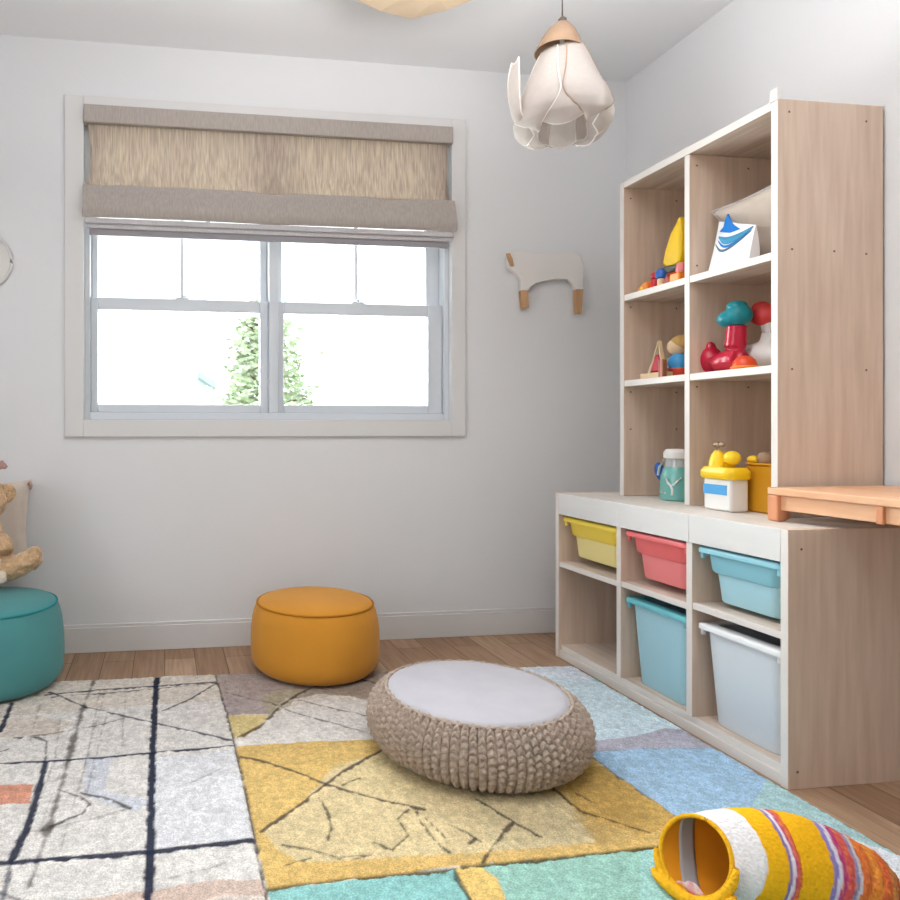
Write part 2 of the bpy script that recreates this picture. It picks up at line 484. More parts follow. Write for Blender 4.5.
for z0, z1, yo, x0, x1 in ((1.724, 1.7465, -.040, -.318, 1.232), (1.706, 1.726, -.030, -.31, 1.222)):
    bm = nb(); box(bm, x0, x1, YW+yo, YW+yo+.012, z0, z1)
    obj('fold_layer', bm, M['hem'], bl, bevel=.004)
bm = nb(); box(bm, -.30, 1.211, YW-.022, YW-.008, 1.682, 1.708)
obj('hem_bar', bm, pm('grey hem linen', (152, 148, 152), .9, .1), bl, bevel=.003, label='dark grey hem bar')

# ------------------------------------------------------------------ storage cabinet (lower)
XC, YN, YFR, H = 1.539, 1.523, 2.557, .649
T = .022; XB = 2.058
cab = thing('storage_cabinet', 'low whitewashed cabinet with three bays of storage bins beside rug', 'cabinet', ((XC+XB)/2, (YN+YFR)/2, 0))
def panel(bm, x0, x1, y0, y1, z0, z1):
    """panel with a white front edge (material 1) facing the room"""
    fs = box(bm, x0, x1, y0, y1, z0, z1)
    fs[0].material_index = 1
D1, D2 = (1.842, 1.865), (2.164, 2.186)
for (a, b) in ((YN, YN+T), (YFR-T, YFR)):
    bm = nb(); panel(bm, XC, XB, a, b, 0, H)
    o = obj('side_panel', bm, [M['pine'], M['edge']], cab, bevel=.0015)
for (a, b) in (D1, D2):
    bm = nb(); panel(bm, XC+.002, XB, a, b, .05, H-.02)
    obj('divider', bm, [M['pine'], M['edge']], cab, bevel=.0015)
bm = nb(); panel(bm, XC+.004, XB, YN+T, YFR-T, H-.02, H-.001)
obj('top_panel', bm, [M['top_white'], M['edge']], cab, bevel=.0015)
bays = [(YN+T, D1[0]), (D1[1], D2[0]), (D2[1], YFR-T)]
for i, (a, b) in enumerate(bays):
    bm = nb()
    a2 = a+.0006 if i == 0 else a-.011; b2 = b-.0006 if i == 2 else b+.0105
    box(bm, XC, XC+.018, a2, b2, .565, H-.0015)
    obj('front_rail', bm, M['rail'], cab, bevel=.001)
    zt = (.389, .382, .378)[i]
    bm = nb(); panel(bm, XC+.004, XB-.01, a, b, zt-.02, zt)
    obj('shelf', bm, [M['pine_flat'], M['edge']], cab, bevel=.0015)
    for yy0, yy1 in ((a, a+.012), (b-.012, b)):
        for zz in ((.527, .305) if i == 0 else (.527, .303) if i == 1 else (.527,)):
            bm = nb(); box(bm, XC+.03, XB-.03, yy0, yy1, zz, zz+.012)
            obj('runner', bm, M['edge'], cab)
bm = nb(); panel(bm, XC+.012, XB, YN+T, YFR-T, .03, .05)
obj('bottom_panel', bm, [M['pine_flat'], M['edge']], cab, bevel=.001)
bm = nb(); box(bm, XC+.004, XC+.022, YN+T, YFR-T, 0, .029)
obj('plinth', bm, M['edge'], cab, bevel=.001)
bm = nb(); box(bm, XB-.006, XB-.001, YN+T, YFR-T, .051, H-.021)
obj('back_panel', bm, M['pine'], cab, smooth=False)
for (x, z) in ((1.576, .60), (1.565, .044), (1.99, .60)):
    bm = nb(); cyl(bm, (x, YN-.001, z), (x, YN+.002, z), .0035, seg=12)
    obj('screw_cap', bm, M['screw'], cab)

# ------------------------------------------------------------------ wall shelf unit (upper)
XS, UN, UF, UZ0, UZ1 = 1.712, 1.727, 2.408, H, 1.833
su = thing('shelf_unit', 'tall open shelf unit with six cubbies standing on the low cabinet', 'shelf', ((XS+XW)/2, (UN+UF)/2, H))
XSB = 2.055
bm = nb(); panel(bm, XS, XSB, UN, UN+T, UZ0, UZ1); obj('side_panel', bm, [M['pine'], M['edge']], su, bevel=.0015)
bm = nb(); box(bm, XS-.003, XS+.004, UN-.0005, UN+T+.001, UZ1-.004, UZ1+.031); obj('front_stile', bm, M['edge'], su, bevel=.001)
bm = nb(); panel(bm, XS, XSB, UF-T, UF, UZ0, UZ1-.0); obj('side_panel', bm, [M['pine'], M['edge']], su, bevel=.0015)
V0, V1 = 2.059, 2.081
bm = nb(); panel(bm, XS+.001, XSB-.006, V0, V1, UZ0, UZ1-.026); obj('divider', bm, [M['pine'], M['edge']], su, bevel=.0015)
bm = nb(); panel(bm, XS+.0005, XSB, UN+T, UF-T, UZ1-.025, UZ1); obj('top_panel', bm, [M['pine_flat'], M['edge']], su, bevel=.0015)
S1, S2 = 1.405, 1.083
for zt in (S1, S2):
    for a, b in ((UN+T, V0), (V1, UF-T)):
        bm = nb(); panel(bm, XS+.002, XSB-.006, a, b, zt-.023, zt); obj('shelf', bm, [M['pine_flat'], M['edge']], su, bevel=.0015)
bm = nb(); box(bm, XSB-.005, XSB, UN+T, UF-T, UZ0, UZ1-.025); obj('back_panel', bm, M['pine'], su, smooth=False)
for (x, z) in ((1.748, 1.797), (1.998, 1.785), (1.757, 1.409), (1.893, 1.408), (1.998, 1.404), (1.757, 1.07), (1.998, 1.07)):
    bm = nb(); cyl(bm, (x, UN-.001, z), (x, UN+.002, z), .0035, seg=12); obj('screw_cap', bm, M['screw'], su)
for y, zz in ((V0, (1.77, 1.44, 1.04)), (UF-T, (1.77, 1.36, 1.04, .9))):
    for z in zz:
        for x in (1.74, 1.93):
            bm = nb(); cyl(bm, (x, y-.001, z), (x, y+.002, z), .0035, seg=12); obj('screw_cap', bm, M['screw'], su)

# ------------------------------------------------------------------ storage bins
def rrect(x0, x1, y0, y1, z, r, n=5):
    out = []
    for cx, cy, a0 in ((x1-r, y1-r, 0), (x0+r, y1-r, PI/2), (x0+r, y0+r, PI), (x1-r, y0+r, 1.5*PI)):
        for i in range(n+1):
            a = a0+PI/2*i/n
            out.append(Vector((cx+r*math.cos(a), cy+r*math.sin(a), z)))
    return out

def shell(bm, secs, th=.004, floor=True):
    """secs: (x0,x1,y0,y1,z,r) from bottom to top; gives an open tub wall with thickness"""
    out = [rrect(*s[:5], s[5]) for s in secs]
    inn = [rrect(s[0]+th, s[1]-th, s[2]+th, s[3]-th, max(s[4], secs[0][4]+th) if floor else s[4], max(s[5]-th, .003)) for s in secs][::-1]
    if floor: rings(bm, out+inn, True, True)
    else:
        rings(bm, out+inn+[out[0]], False, False)
        bmesh.ops.remove_doubles(bm, verts=bm.verts, dist=1e-6)

def bin_(label, a, b, ztop, zbot, m_rim, m_col, m_body, deep=False, x0=1.549, x1=2.035):
    g = thing('storage_bin', label, 'bin', ((x0+x1)/2, (a+b)/2, zbot), 'storage bins in the low cabinet')
    y0, y1 = a+.004, b-.004
    bm = nb()
    # rolled rim: outer lip down, flat top, inner edge
    w = .036
    o1 = rrect(x0, x1, y0, y1, ztop-.016, .02); o2 = rrect(x0, x1, y0, y1, ztop-.004, .02)
    o3 = rrect(x0+.004, x1-.004, y0+.004, y1-.004, ztop, .018)
    i1 = rrect(x0+w, x1-w, y0+w, y1-w, ztop, .02); i2 = rrect(x0+w, x1-w, y0+w, y1-w, ztop-.005, .02)
    i3 = rrect(x0+.005, x1-.005, y0+.005, y1-.005, ztop-.005, .016); i4 = rrect(x0+.004, x1-.004, y0+.004, y1-.004, ztop-.016, .016)
    rings(bm, [o1, o2, o3, i1, i2, i3, i4, o1], False, False)
    bmesh.ops.remove_doubles(bm, verts=bm.verts, dist=1e-6)
    obj('rim', bm, m_rim, g, angle=50)
    if deep:
        secs = [(x0+.030, x1-.05, y0+.038, y1-.038, zbot, .03), (x0+.026, x1-.046, y0+.034, y1-.034, zbot+.006, .034),
                (x0+.012, x1-.03, y0+.018, y1-.018, ztop-.006, .03)]
        bm = nb(); shell(bm, secs); obj('body', bm, m_body, g, angle=50)
    else:
        zc = zbot+(ztop-zbot)*.54
        secs = [(x0+.020, x1-.04, y0+.034, y1-.034, zc, .025), (x0+.016, x1-.036, y0+.029, y1-.029, zc+.006, .026),
                (x0+.010, x1-.03, y0+.024, y1-.024, ztop-.006, .024)]
        bm = nb(); shell(bm, secs, floor=False); obj('collar', bm, m_col, g, angle=50)
        secs = [(x0+.036, x1-.06, y0+.052, y1-.052, zbot, .02), (x0+.032, x1-.056, y0+.047, y1-.047, zbot+.006, .024),
                (x0+.026, x1-.046, y0+.040, y1-.040, zc-.0005, .024)]
        bm = nb(); shell(bm, secs); obj('body', bm, m_body, g, angle=50)
    for yy in (y0+.012, y1-.022):
        bm = nb(); box(bm, x0+.006, x0+.016, yy, yy+.010, ztop-.034, ztop-.014)
        obj('bracket', bm, m_rim, g, bevel=.002)
    return g
bin_('shallow yellow bin in the far upper bay of low cabinet', *bays[2], .556, .408, M['p_yellow'], M['p_yellow'], M['p_yellow2'])
bin_('shallow coral red bin in the middle upper bay of low cabinet', *bays[1], .557, .406, M['p_coral'], M['p_coral'], M['p_coral2'])
bin_('shallow light blue bin in the near upper bay of low cabinet', *bays[0], .557, .404, M['p_blue'], M['p_blue'], M['p_blue2'])
bin_('deep light blue bin below the coral red bin', *bays[1], .332, .0505, M['p_aqua'], M['p_aqua'], M['p_blue2'], deep=True)
bin_('deep white bin below the shallow light blue bin', *bays[0], .334, .0505, M['p_white2'], M['p_white2'], M['p_white'], deep=True)

# ------------------------------------------------------------------ table reaching over the cabinet
tb = thing('play_table', 'peach wood table with apron reaching over the near end of cabinet', 'table', (1.84, 1.2, 0))
TX, TYE = 1.652, 1.70
bm = nb(); box(bm, TX, 2.05, .62, TYE, .720, .740); obj('tabletop', bm, M['table'], tb, bevel=.003)
bm = nb(); box(bm, TX+.012, TX+.03, .64, TYE-.03, .679, .720); box(bm, 2.01, 2.028, .64, TYE-.03, .679, .720)
box(bm, TX+.03, 2.01, .64, .658, .679, .720); obj('apron', bm, M['table'], tb, bevel=.002)
bm = nb(); box(bm, TX+.003, TX+.012, 1.392, 1.408, .677, .720); obj('bracket', bm, M['leg_wood'], tb, bevel=.002)
for x in (TX, 2.015):
    bm = nb(); box(bm, x, x+.03, TYE-.032, TYE, H, .720); cyl(bm, (x+.03, TYE-.03, H+.016), (x+.03, TYE-.003, H+.016), .0155, seg=18)
    obj('short_leg', bm, M['leg_wood'], tb, bevel=.004)
    bm = nb(); box(bm, x, x+.034, .64, .674, 0, .720); obj('leg', bm, M['leg_wood'], tb, bevel=.004)

# ------------------------------------------------------------------ poufs
def pouf(label, c, R, h, mc, mp, seed):
    rnd = random.Random(seed)
    g = thing('pouf', label, 'pouf', (*c, 0), 'round canvas poufs by the back wall')
    seg = 96
    prof = [(.70, .0), (.80, .004), (.88, .025), (.945, .075), (.985, .14), (1.0, .26), (1.0, .42), (.99, .58), (.97, .72), (.94, .82), (.905, .885), (.89, .905)]
    ph = [rnd.random()*6 for _ in range(4)]
    z0 = .0138
    bm = nb(); loops = []
    for r, z in prof:
        l = []
        for k_ in range(seg):
            t = 2*PI*k_/seg
            puck = .016*max(0, (z-.62)/.28)**2*math.sin(34*t+2*math.sin(3*t+ph[0]))*(.6+.4*math.sin(5*t+ph[1])) if z < .9 else 0
            wob = .006*math.sin(2*t+ph[2])+.004*math.sin(5*t+ph[3])*math.sin(PI*z)
            l.append(Vector((c[0]+R*(r+puck+wob*(1-z))*math.cos(t), c[1]+R*(r+puck+wob*(1-z))*math.sin(t), z0+z*h)))
        loops.append(l)
    rings(bm, loops)
    obj('side_cover', bm, mc, g, angle=60)
    bm = nb()
    top = [(.885, .905), (.87, .925), (.80, .955), (.66, .985), (.45, 1.0), (.22, 1.008), (.002, 1.01)]
    lathe(bm, [(r*R, z0+z*h) for r, z in top], (*c, 0), 96)
    obj('top_panel', bm, mc, g, angle=60)
    bm = nb(); tube(bm, [(c[0]+.893*R*math.cos(2*PI*k_/96), c[1]+.893*R*math.sin(2*PI*k_/96), z0+.91*h) for k_ in range(96)], .0042, 8, closed=True)
    obj('piping', bm, mp, g)
pouf('round mustard yellow pouf standing alone in front of back wall', (.554, 2.522), .240, .268, M['yellow_cloth'], M['yellow_pipe'], 1)
pouf('round teal pouf at the left edge below the plush toy', (-.590, 2.51), .236, .306, M['teal_cloth'], M['teal_pipe'], 2)

# knitted floor cushion
kc = (.860, 1.826)
kp = thing('knitted_pouf', 'low taupe chunky knit pouf with pale grey top on the rug', 'pouf', (*kc, 0))
ncol, su_, nr = 82, 9, 132
R = .305
def kprof(v):
    pts = [(.205, .0), (.243, .004), (.278, .024), (.294, .055), (.297, .08), (.292, .108), (.276, .134), (.256, .150), (.238, .155)]
    f = v*(len(pts)-1); i = min(int(f), len(pts)-2); f -= i
    def cr(a, b, c_, d):
        return .5*((2*b)+(-a+c_)*f+(2*a-5*b+4*c_-d)*f*f+(-a+3*b-3*c_+d)*f**3)
    g = [pts[max(0, min(len(pts)-1, i+q))] for q in (-1, 0, 1, 2)]
    return cr(*[p[0] for p in g]), cr(*[p[1] for p in g])
bm = nb(); loops = []
Nt = ncol*su_
arc = [0.]; pv = kprof(0)
for j in range(1, nr+1):
    q = kprof(j/nr); arc.append(arc[-1]+math.hypot(q[0]-pv[0], q[1]-pv[1])); pv = q
for j in range(nr+1):
    v = j/nr; r, z = kprof(v); r2, z2 = kprof(min(1, v+.01)); r1, z1 = kprof(max(0, v-.01))
    nrm = Vector((z2-z1, -(r2-r1))).normalized()
    l = []
    for i in range(Nt):
        u = (i/su_) % 1.0; col = i//su_
        cu = math.sin(PI*u)**.55
        ph = arc[j]/.0175+.5*abs(2*u-1)+(.5 if col % 2 else 0)+.3*noise.noise((col*.7, arc[j]*25, 3))
        st = abs(math.sin(PI*ph))**.6
        d = .0115*cu*(.12+.88*st)-.005
        d += .002*noise.noise((col*1.3, arc[j]*60, 0))
        t = 2*PI*i/Nt+.012*noise.noise((col*.9, arc[j]*14, 7))
        rr = r+nrm.x*d
        l.append(Vector((kc[0]+rr*math.cos(t), kc[1]+rr*math.sin(t), max(.0138, .0145+z+nrm.y*d))))
    loops.append(l)
rings(bm, loops)
obj('knitted_cover', bm, M['yarn'], kp, angle=80)
bm = nb(); lathe(bm, [(.240, .158), (.243, .166), (.240, .1725), (.222, .176), (.16, .178), (.08, .179), (.002, .179)], (*kc, 0), 96)
obj('top_pad', bm, M['grey_top'], kp, angle=60)
bm = nb(); tube(bm, [(kc[0]+.247*math.cos(2*PI*q/220), kc[1]+.247*math.sin(2*PI*q/220), .170+.0018*math.sin(q*2*PI/5)) for q in range(220)], .0045, 8, closed=True)
obj('seam_edge', bm, M['yarn'], kp)

# ------------------------------------------------------------------ rug
def build_rug():
    X0, X1, Y0, Y1 = -1.05, 1.519, .75, 2.505
    st = .0042
    nx = int((X1-X0)/st); ny = int((Y1-Y0)/st)
    xs = np.linspace(X0, X1, nx+1); ys = np.linspace(Y0, Y1, ny+1)
    GX, GY = np.meshgrid(xs, ys)
    rng = np.random.RandomState(3)
    def sm(shape, n):
        a = rng.rand(*shape)
        for _ in range(n):
            a = (a+np.roll(a, 1, 0)+np.roll(a, -1, 0)+np.roll(a, 1, 1)+np.roll(a, -1, 1))/5
        a = (a-a.mean())/a.std()
        return a
    w1, w2 = sm(GX.shape, 8), sm(GX.shape, 8)
    fine = sm(GX.shape, 2); mid = sm(GX.shape, 25)
    PX = GX+.0008*w1; PY = GY+.0008*w2
    C = np.zeros(GX.shape+(3,)); Hh = np.full(GX.shape, 0.0)
    F = lambda pts: np.array([floor_at(*p) for p in pts])
    def inside(P):
        r = np.zeros(GX.shape, bool); n = len(P)
        for i in range(n):
            x1, y1 = P[i]; x2, y2 = P[(i+1) % n]
            if y1 == y2: continue
            c = ((y1 > PY) != (y2 > PY)) & (PX < (x2-x1)*(PY-y1)/(y2-y1)+x1)
            r ^= c
        return r
    def poly(pts, rgb, a=1., world=False):
        P = np.array(pts) if world else F(pts)
        m = inside(P).astype(float)*a
        col = np.array(lin(rgb))
        C[:] = C*(1-m[..., None])+col*m[..., None]
    def line(pts, w, rgb, a=1., soft=.0035, carve=0., rag=.0):
        P = F(pts); d = np.full(GX.shape, 9.)
        for (x1, y1), (x2, y2) in zip(P[:-1], P[1:]):
            dx, dy = x2-x1, y2-y1; L2 = dx*dx+dy*dy+1e-9
            t = np.clip(((PX-x1)*dx+(PY-y1)*dy)/L2, 0, 1)
            d = np.minimum(d, np.hypot(PX-x1-t*dx, PY-y1-t*dy))
        d = d+rag*mid+.0007*fine
        m = np.clip((w/2+soft/2-d)/soft, 0, 1)*a
        col = np.array(lin(rgb))
        C[:] = C*(1-m[..., None])+col*m[..., None]
        Hh[:] = Hh-carve*m
    NAVY = (40, 46, 66); BRN = (74, 62, 58); DK = (70, 64, 60)
    # ---------- left: pale field with navy lines
    poly([(X0-1, Y0-1), (X1+1, Y0-1), (X1+1, Y1+1), (X0-1, Y1+1)], (224, 219, 214), world=True)
    poly([(-60, 660), (216, 660), (222, 700), (60, 712), (-60, 722)], (214, 202, 188), .7)
    poly([(0, 720), (40, 716), (70, 722), (60, 735), (0, 738)], (208, 192, 176), .6)
    poly([(150, 758), (234, 750), (252, 838), (150, 848)], (222, 222, 226), .8)
    poly([(86, 757), (112, 757), (104, 792), (150, 800), (135, 812), (84, 796)], (204, 208, 220), .7)
    poly([(-40, 786), (33, 784), (30, 803), (-40, 808)], (216, 146, 118), .9)
    poly([(-40, 905), (60, 903), (150, 890), (215, 880), (264, 880), (272, 905), (280, 1100), (-200, 1100)], (206, 176, 158), .75)
    poly([(60, 925), (150, 908), (220, 897), (266, 895), (275, 930), (280, 1100), (0, 1100)], (222, 212, 204), .8)
    for p, w, a in (([(100, 690), (92, 735), (82, 780)], .004, .5), ([(112, 695), (100, 740), (86, 795), (84, 800)], .003, .5),
                    ([(125, 700), (122, 745)], .003, .5), ([(60, 720), (55, 760), (36, 810)], .004, .45), ([(78, 712), (66, 755), (40, 830)], .003, .35),
                    ([(190, 783), (225, 767)], .004, .4), ([(170, 878), (210, 868), (225, 862)], .004, .4), ([(25, 832), (60, 826), (130, 808)], .004, .35),
                    ([(90, 820), (128, 809)], .006, .35), ([(40, 705), (30, 740)], .004, .4), ([(105, 692), (75, 800), (60, 850)], .003, .35)):
        line(p, w, (120, 112, 112), a, rag=.0006)
    line([(94, 681), (84, 705), (75, 735), (60, 790), (45, 840), (30, 885)], .012, BRN, .75, soft=.009, rag=.003)
    line([(157, 677), (155, 700), (152, 770), (150, 860), (147, 905), (140, 1100)], .019, NAVY, .97, carve=.002, rag=.001)
    line([(46, 695), (100, 690), (217, 682)], .010, NAVY, .95, rag=.001)
    line([(52, 697), (120, 692), (217, 683)], .006, DK, .8, rag=.001)
    line([(217, 683), (192, 698), (163, 711)], .007, NAVY, .85, rag=.001)
    line([(50, 692), (85, 707), (120, 715), (150, 722), (231, 740)], .008, NAVY, .9, rag=.001)
    line([(-60, 768), (0, 764), (100, 758), (150, 753), (233, 746)], .010, NAVY, .95, rag=.001)
    line([(-60, 870), (0, 864), (75, 858), (150, 852), (253, 840)], .017, NAVY, .95, rag=.001)
    line([(14, 738), (38, 737), (47, 742), (45, 762)], .006, NAVY, .8, rag=.001)
    line([(46, 762), (30, 820), (12, 860)], .017, NAVY, .95, carve=.002, rag=.001)
    line([(12, 860), (5, 890), (0, 905)], .014, NAVY, .7, rag=.002)
    line([(12, 703), (0, 732)], .014, NAVY, .95)
    line([(0, 752), (9, 749)], .007, NAVY, .8)
    line([(14, 738), (55, 733), (90, 727), (125, 718)], .005, DK, .7, rag=.001)
    line([(80, 793), (112, 800), (130, 808)], .008, DK, .85, rag=.001)
    line([(58, 790), (80, 797), (90, 804), (82, 814), (50, 826)], .007, BRN, .85, rag=.001)
    line([(0, 893), (18, 900)], .008, NAVY, .6)
    # ---------- right: colour patches
    B = [(213, 660), (216, 676), (225, 707), (233, 737), (250, 812), (265, 890), (276, 960), (300, 1100)]
    poly(B+[(1200, 1100), (1200, 700), (700, 640), (400, 640)], (220, 212, 203))
    poly(B[:3]+[(227, 715), (270, 714), (283, 700), (312, 690), (400, 705), (470, 660), (450, 640), (216, 655)], (172, 158, 152))
    poly([(300, 655), (480, 655), (440, 690), (400, 700), (318, 694), (290, 700)], (162, 146, 130), .8)
    poly([(272, 690), (300, 690), (290, 706), (268, 716), (262, 700)], (176, 166, 138), .7)
    poly([(227, 715), (270, 715), (258, 729), (240, 738), (232, 737)], (220, 200, 140), .95)
    poly([(222, 696), (262, 700), (268, 714), (227, 715)], (176, 162, 162), .6)
    poly([(234, 742), (262, 727), (283, 708), (330, 700), (400, 712), (420, 738), (238, 746)], (228, 223, 217), .9)
    poly([(236, 747), (300, 742), (420, 738), (520, 728), (582, 748), (602, 766), (684, 822), (700, 842), (640, 850), (478, 864), (267, 889), (250, 812)], (220, 186, 118))
    poly([(330, 770), (380, 752), (420, 745), (520, 790), (560, 800), (600, 845), (480, 858), (400, 862), (300, 862), (278, 850), (262, 830), (300, 806)], (220, 203, 164), .8)
    poly([(262, 762), (322, 784), (262, 828), (252, 812), (240, 762)], (222, 189, 122), .8)
    poly([(330, 765), (420, 745), (440, 790), (380, 795)], (218, 200, 152), .5)
    poly([(470, 790), (560, 792), (585, 815), (600, 842), (495, 858)], (212, 196, 156), .7)
    poly([(560, 770), (604, 766), (684, 822), (640, 836), (575, 812)], (204, 168, 98), .9)
    poly([(575, 815), (640, 836), (600, 846)], (210, 178, 116), .8)
    poly([(278, 868), (380, 858), (480, 852), (560, 846), (640, 838), (690, 838), (640, 850), (478, 864), (268, 888)], (220, 184, 116), .85)
    # bottom row
    poly([(268, 890), (454, 869), (472, 905), (520, 1100), (300, 1100)], (148, 200, 196))
    poly([(454, 869), (478, 865), (498, 880), (508, 902), (540, 1100), (520, 1100), (472, 905)], (232, 198, 124))
    poly([(478, 865), (640, 850), (705, 842), (760, 900), (860, 1100), (540, 1100), (508, 902), (498, 880)], (158, 200, 186))
    poly([(640, 850), (705, 842), (760, 905), (640, 905)], (166, 210, 206), .7)
    # right column
    poly([(500, 655), (560, 655), (900, 850), (1200, 1020), (1200, 1100), (860, 1100), (760, 905), (705, 842), (684, 822), (604, 766), (586, 750), (540, 700)], (180, 216, 218))
    poly([(500, 640), (566, 640), (600, 690), (640, 706), (592, 742), (560, 720), (520, 690)], (226, 234, 246))
    poly([(540, 676), (640, 688), (692, 731), (668, 728), (640, 735), (592, 742), (570, 715)], (216, 234, 243))
    poly([(590, 742), (640, 735), (665, 728), (692, 730), (722, 748), (690, 752), (596, 754)], (186, 184, 198))
    poly([(590, 752), (640, 749), (722, 748), (768, 778), (752, 806), (718, 818), (684, 822), (604, 766)], (168, 200, 226))
    poly([(768, 778), (790, 790), (905, 856), (880, 846), (820, 826), (752, 806)], (178, 212, 216))
    poly([(846, 838), (880, 848), (930, 872), (980, 1000), (900, 1000)], (232, 236, 242))
    # dark drawn lines
    line([(240, 757), (258, 760), (290, 770), (325, 784), (380, 800), (424, 809)], .009, BRN, .85, rag=.001)
    line([(262, 831), (300, 805), (325, 785), (345, 770), (373, 755), (400, 742)], .009, BRN, .85, rag=.001)
    line([(237, 738), (262, 725), (282, 705), (298, 694), (316, 686)], .009, BRN, .8, rag=.0016)
    line([(224, 692), (250, 699), (272, 703), (292, 712), (325, 721), (365, 732), (392, 742)], .006, DK, .75, rag=.0012)
    line([(298, 700), (340, 710), (368, 716)], .006, DK, .7, rag=.001)
    line([(360, 679), (380, 684)], .010, DK, .8)
    line([(372, 671), (400, 668), (430, 668)], .007, DK, .8)
    for p in ([(319, 798), (327, 810), (331, 826), (328, 840)], [(283, 845), (308, 849), (335, 857), (365, 856)], [(285, 866), (310, 858)],
              [(374, 842), (392, 850), (408, 835), (401, 823)], [(416, 811), (422, 824), (436, 842), (450, 852)], [(425, 818), (445, 838)],
              [(330, 855), (345, 862), (372, 855)], [(398, 818), (408, 809)], [(448, 825), (466, 832), (482, 842)], [(470, 843), (476, 838)],
              [(575, 793), (596, 804)], [(342, 785), (360, 778)]):
        line(p, .0048, DK, .8, soft=.0035, rag=.0008)
    line([(483, 862), (498, 840), (513, 823)], .010, BRN, .85, rag=.002)
    line([(478, 800), (510, 820), (541, 837)], .008, BRN, .85, rag=.001)
    line([(553, 788), (580, 811), (620, 824), (650, 833)], .008, BRN, .85, rag=.001)
    line([(267, 889), (340, 880), (455, 869)], .008, (92, 84, 52), .9, carve=.003, rag=.001)
    line([(462, 867), (560, 858), (645, 848), (690, 843)], .010, (84, 76, 50), .9, carve=.003, rag=.001)
    line([(454, 870), (464, 888), (474, 910)], .009, (70, 76, 66), .8, rag=.001)
    line([(586, 752), (604, 766), (660, 806), (684, 822)], .006, (84, 92, 104), .7, carve=.002, rag=.001)
    line(B, .006, (92, 84, 82), .9, carve=.006)
    line([(590, 752), (640, 749), (722, 748)], .003, (120, 140, 170), .5)
    # speckle: individual tufts
    C *= (1+.075*fine+.025*mid)[..., None]
    C = np.clip(C, 0, 1)
    Z = np.minimum(.0136, .0122+.0006*fine+.0006*mid+np.minimum(0, Hh))
    # pouf/sack contact areas and rims
    edge = np.minimum(np.minimum(GX-X0, X1-GX), np.minimum(GY-Y0, Y1-GY))
    yb = 2.502-np.clip((GX-.15), 0, 2)*.072
    cut = np.clip((yb-GY)/.006, 0, 1)
    Z = np.where(edge < .002, .001, Z)
    yy = np.minimum(GY, yb)               # pull the far hem to its slightly slanted line
    Z = np.where(GY >= yb, .001, Z)
    V = np.stack([GX, yy, Z], -1).reshape(-1, 3)
    idx = np.arange((nx+1)*(ny+1)).reshape(ny+1, nx+1)
    Fq = np.stack([idx[:-1, :-1], idx[:-1, 1:], idx[1:, 1:], idx[1:, :-1]], -1).reshape(-1, 4)
    keep = GY[1:, 1:].reshape(-1) < (yb[1:, 1:].reshape(-1)+st*1.01)
    Fq = Fq[keep]
    me = bpy.data.meshes.new('rug')
    me.vertices.add(len(V)); me.vertices.foreach_set('co', V.ravel())
    me.loops.add(Fq.size); me.loops.foreach_set('vertex_index', Fq.ravel().astype(np.int32))
    me.polygons.add(len(Fq)); me.polygons.foreach_set('loop_start', np.arange(0, Fq.size, 4, dtype=np.int32))
    me.update(calc_edges=True)
    at = me.color_attributes.new('pattern', 'FLOAT_COLOR', 'POINT')
    at.data.foreach_set('color', np.concatenate([C.reshape(-1, 3), np.ones((len(V), 1))], 1).ravel().astype(np.float32))
    me.shade_smooth(); me.materials.append(M['rug'])
    o = bpy.data.objects.new('rug', me); COL.objects.link(o)
    tag(o, 'large patchwork rug, pale with navy lines at left, yellow and blue at right', 'rug')
build_rug()

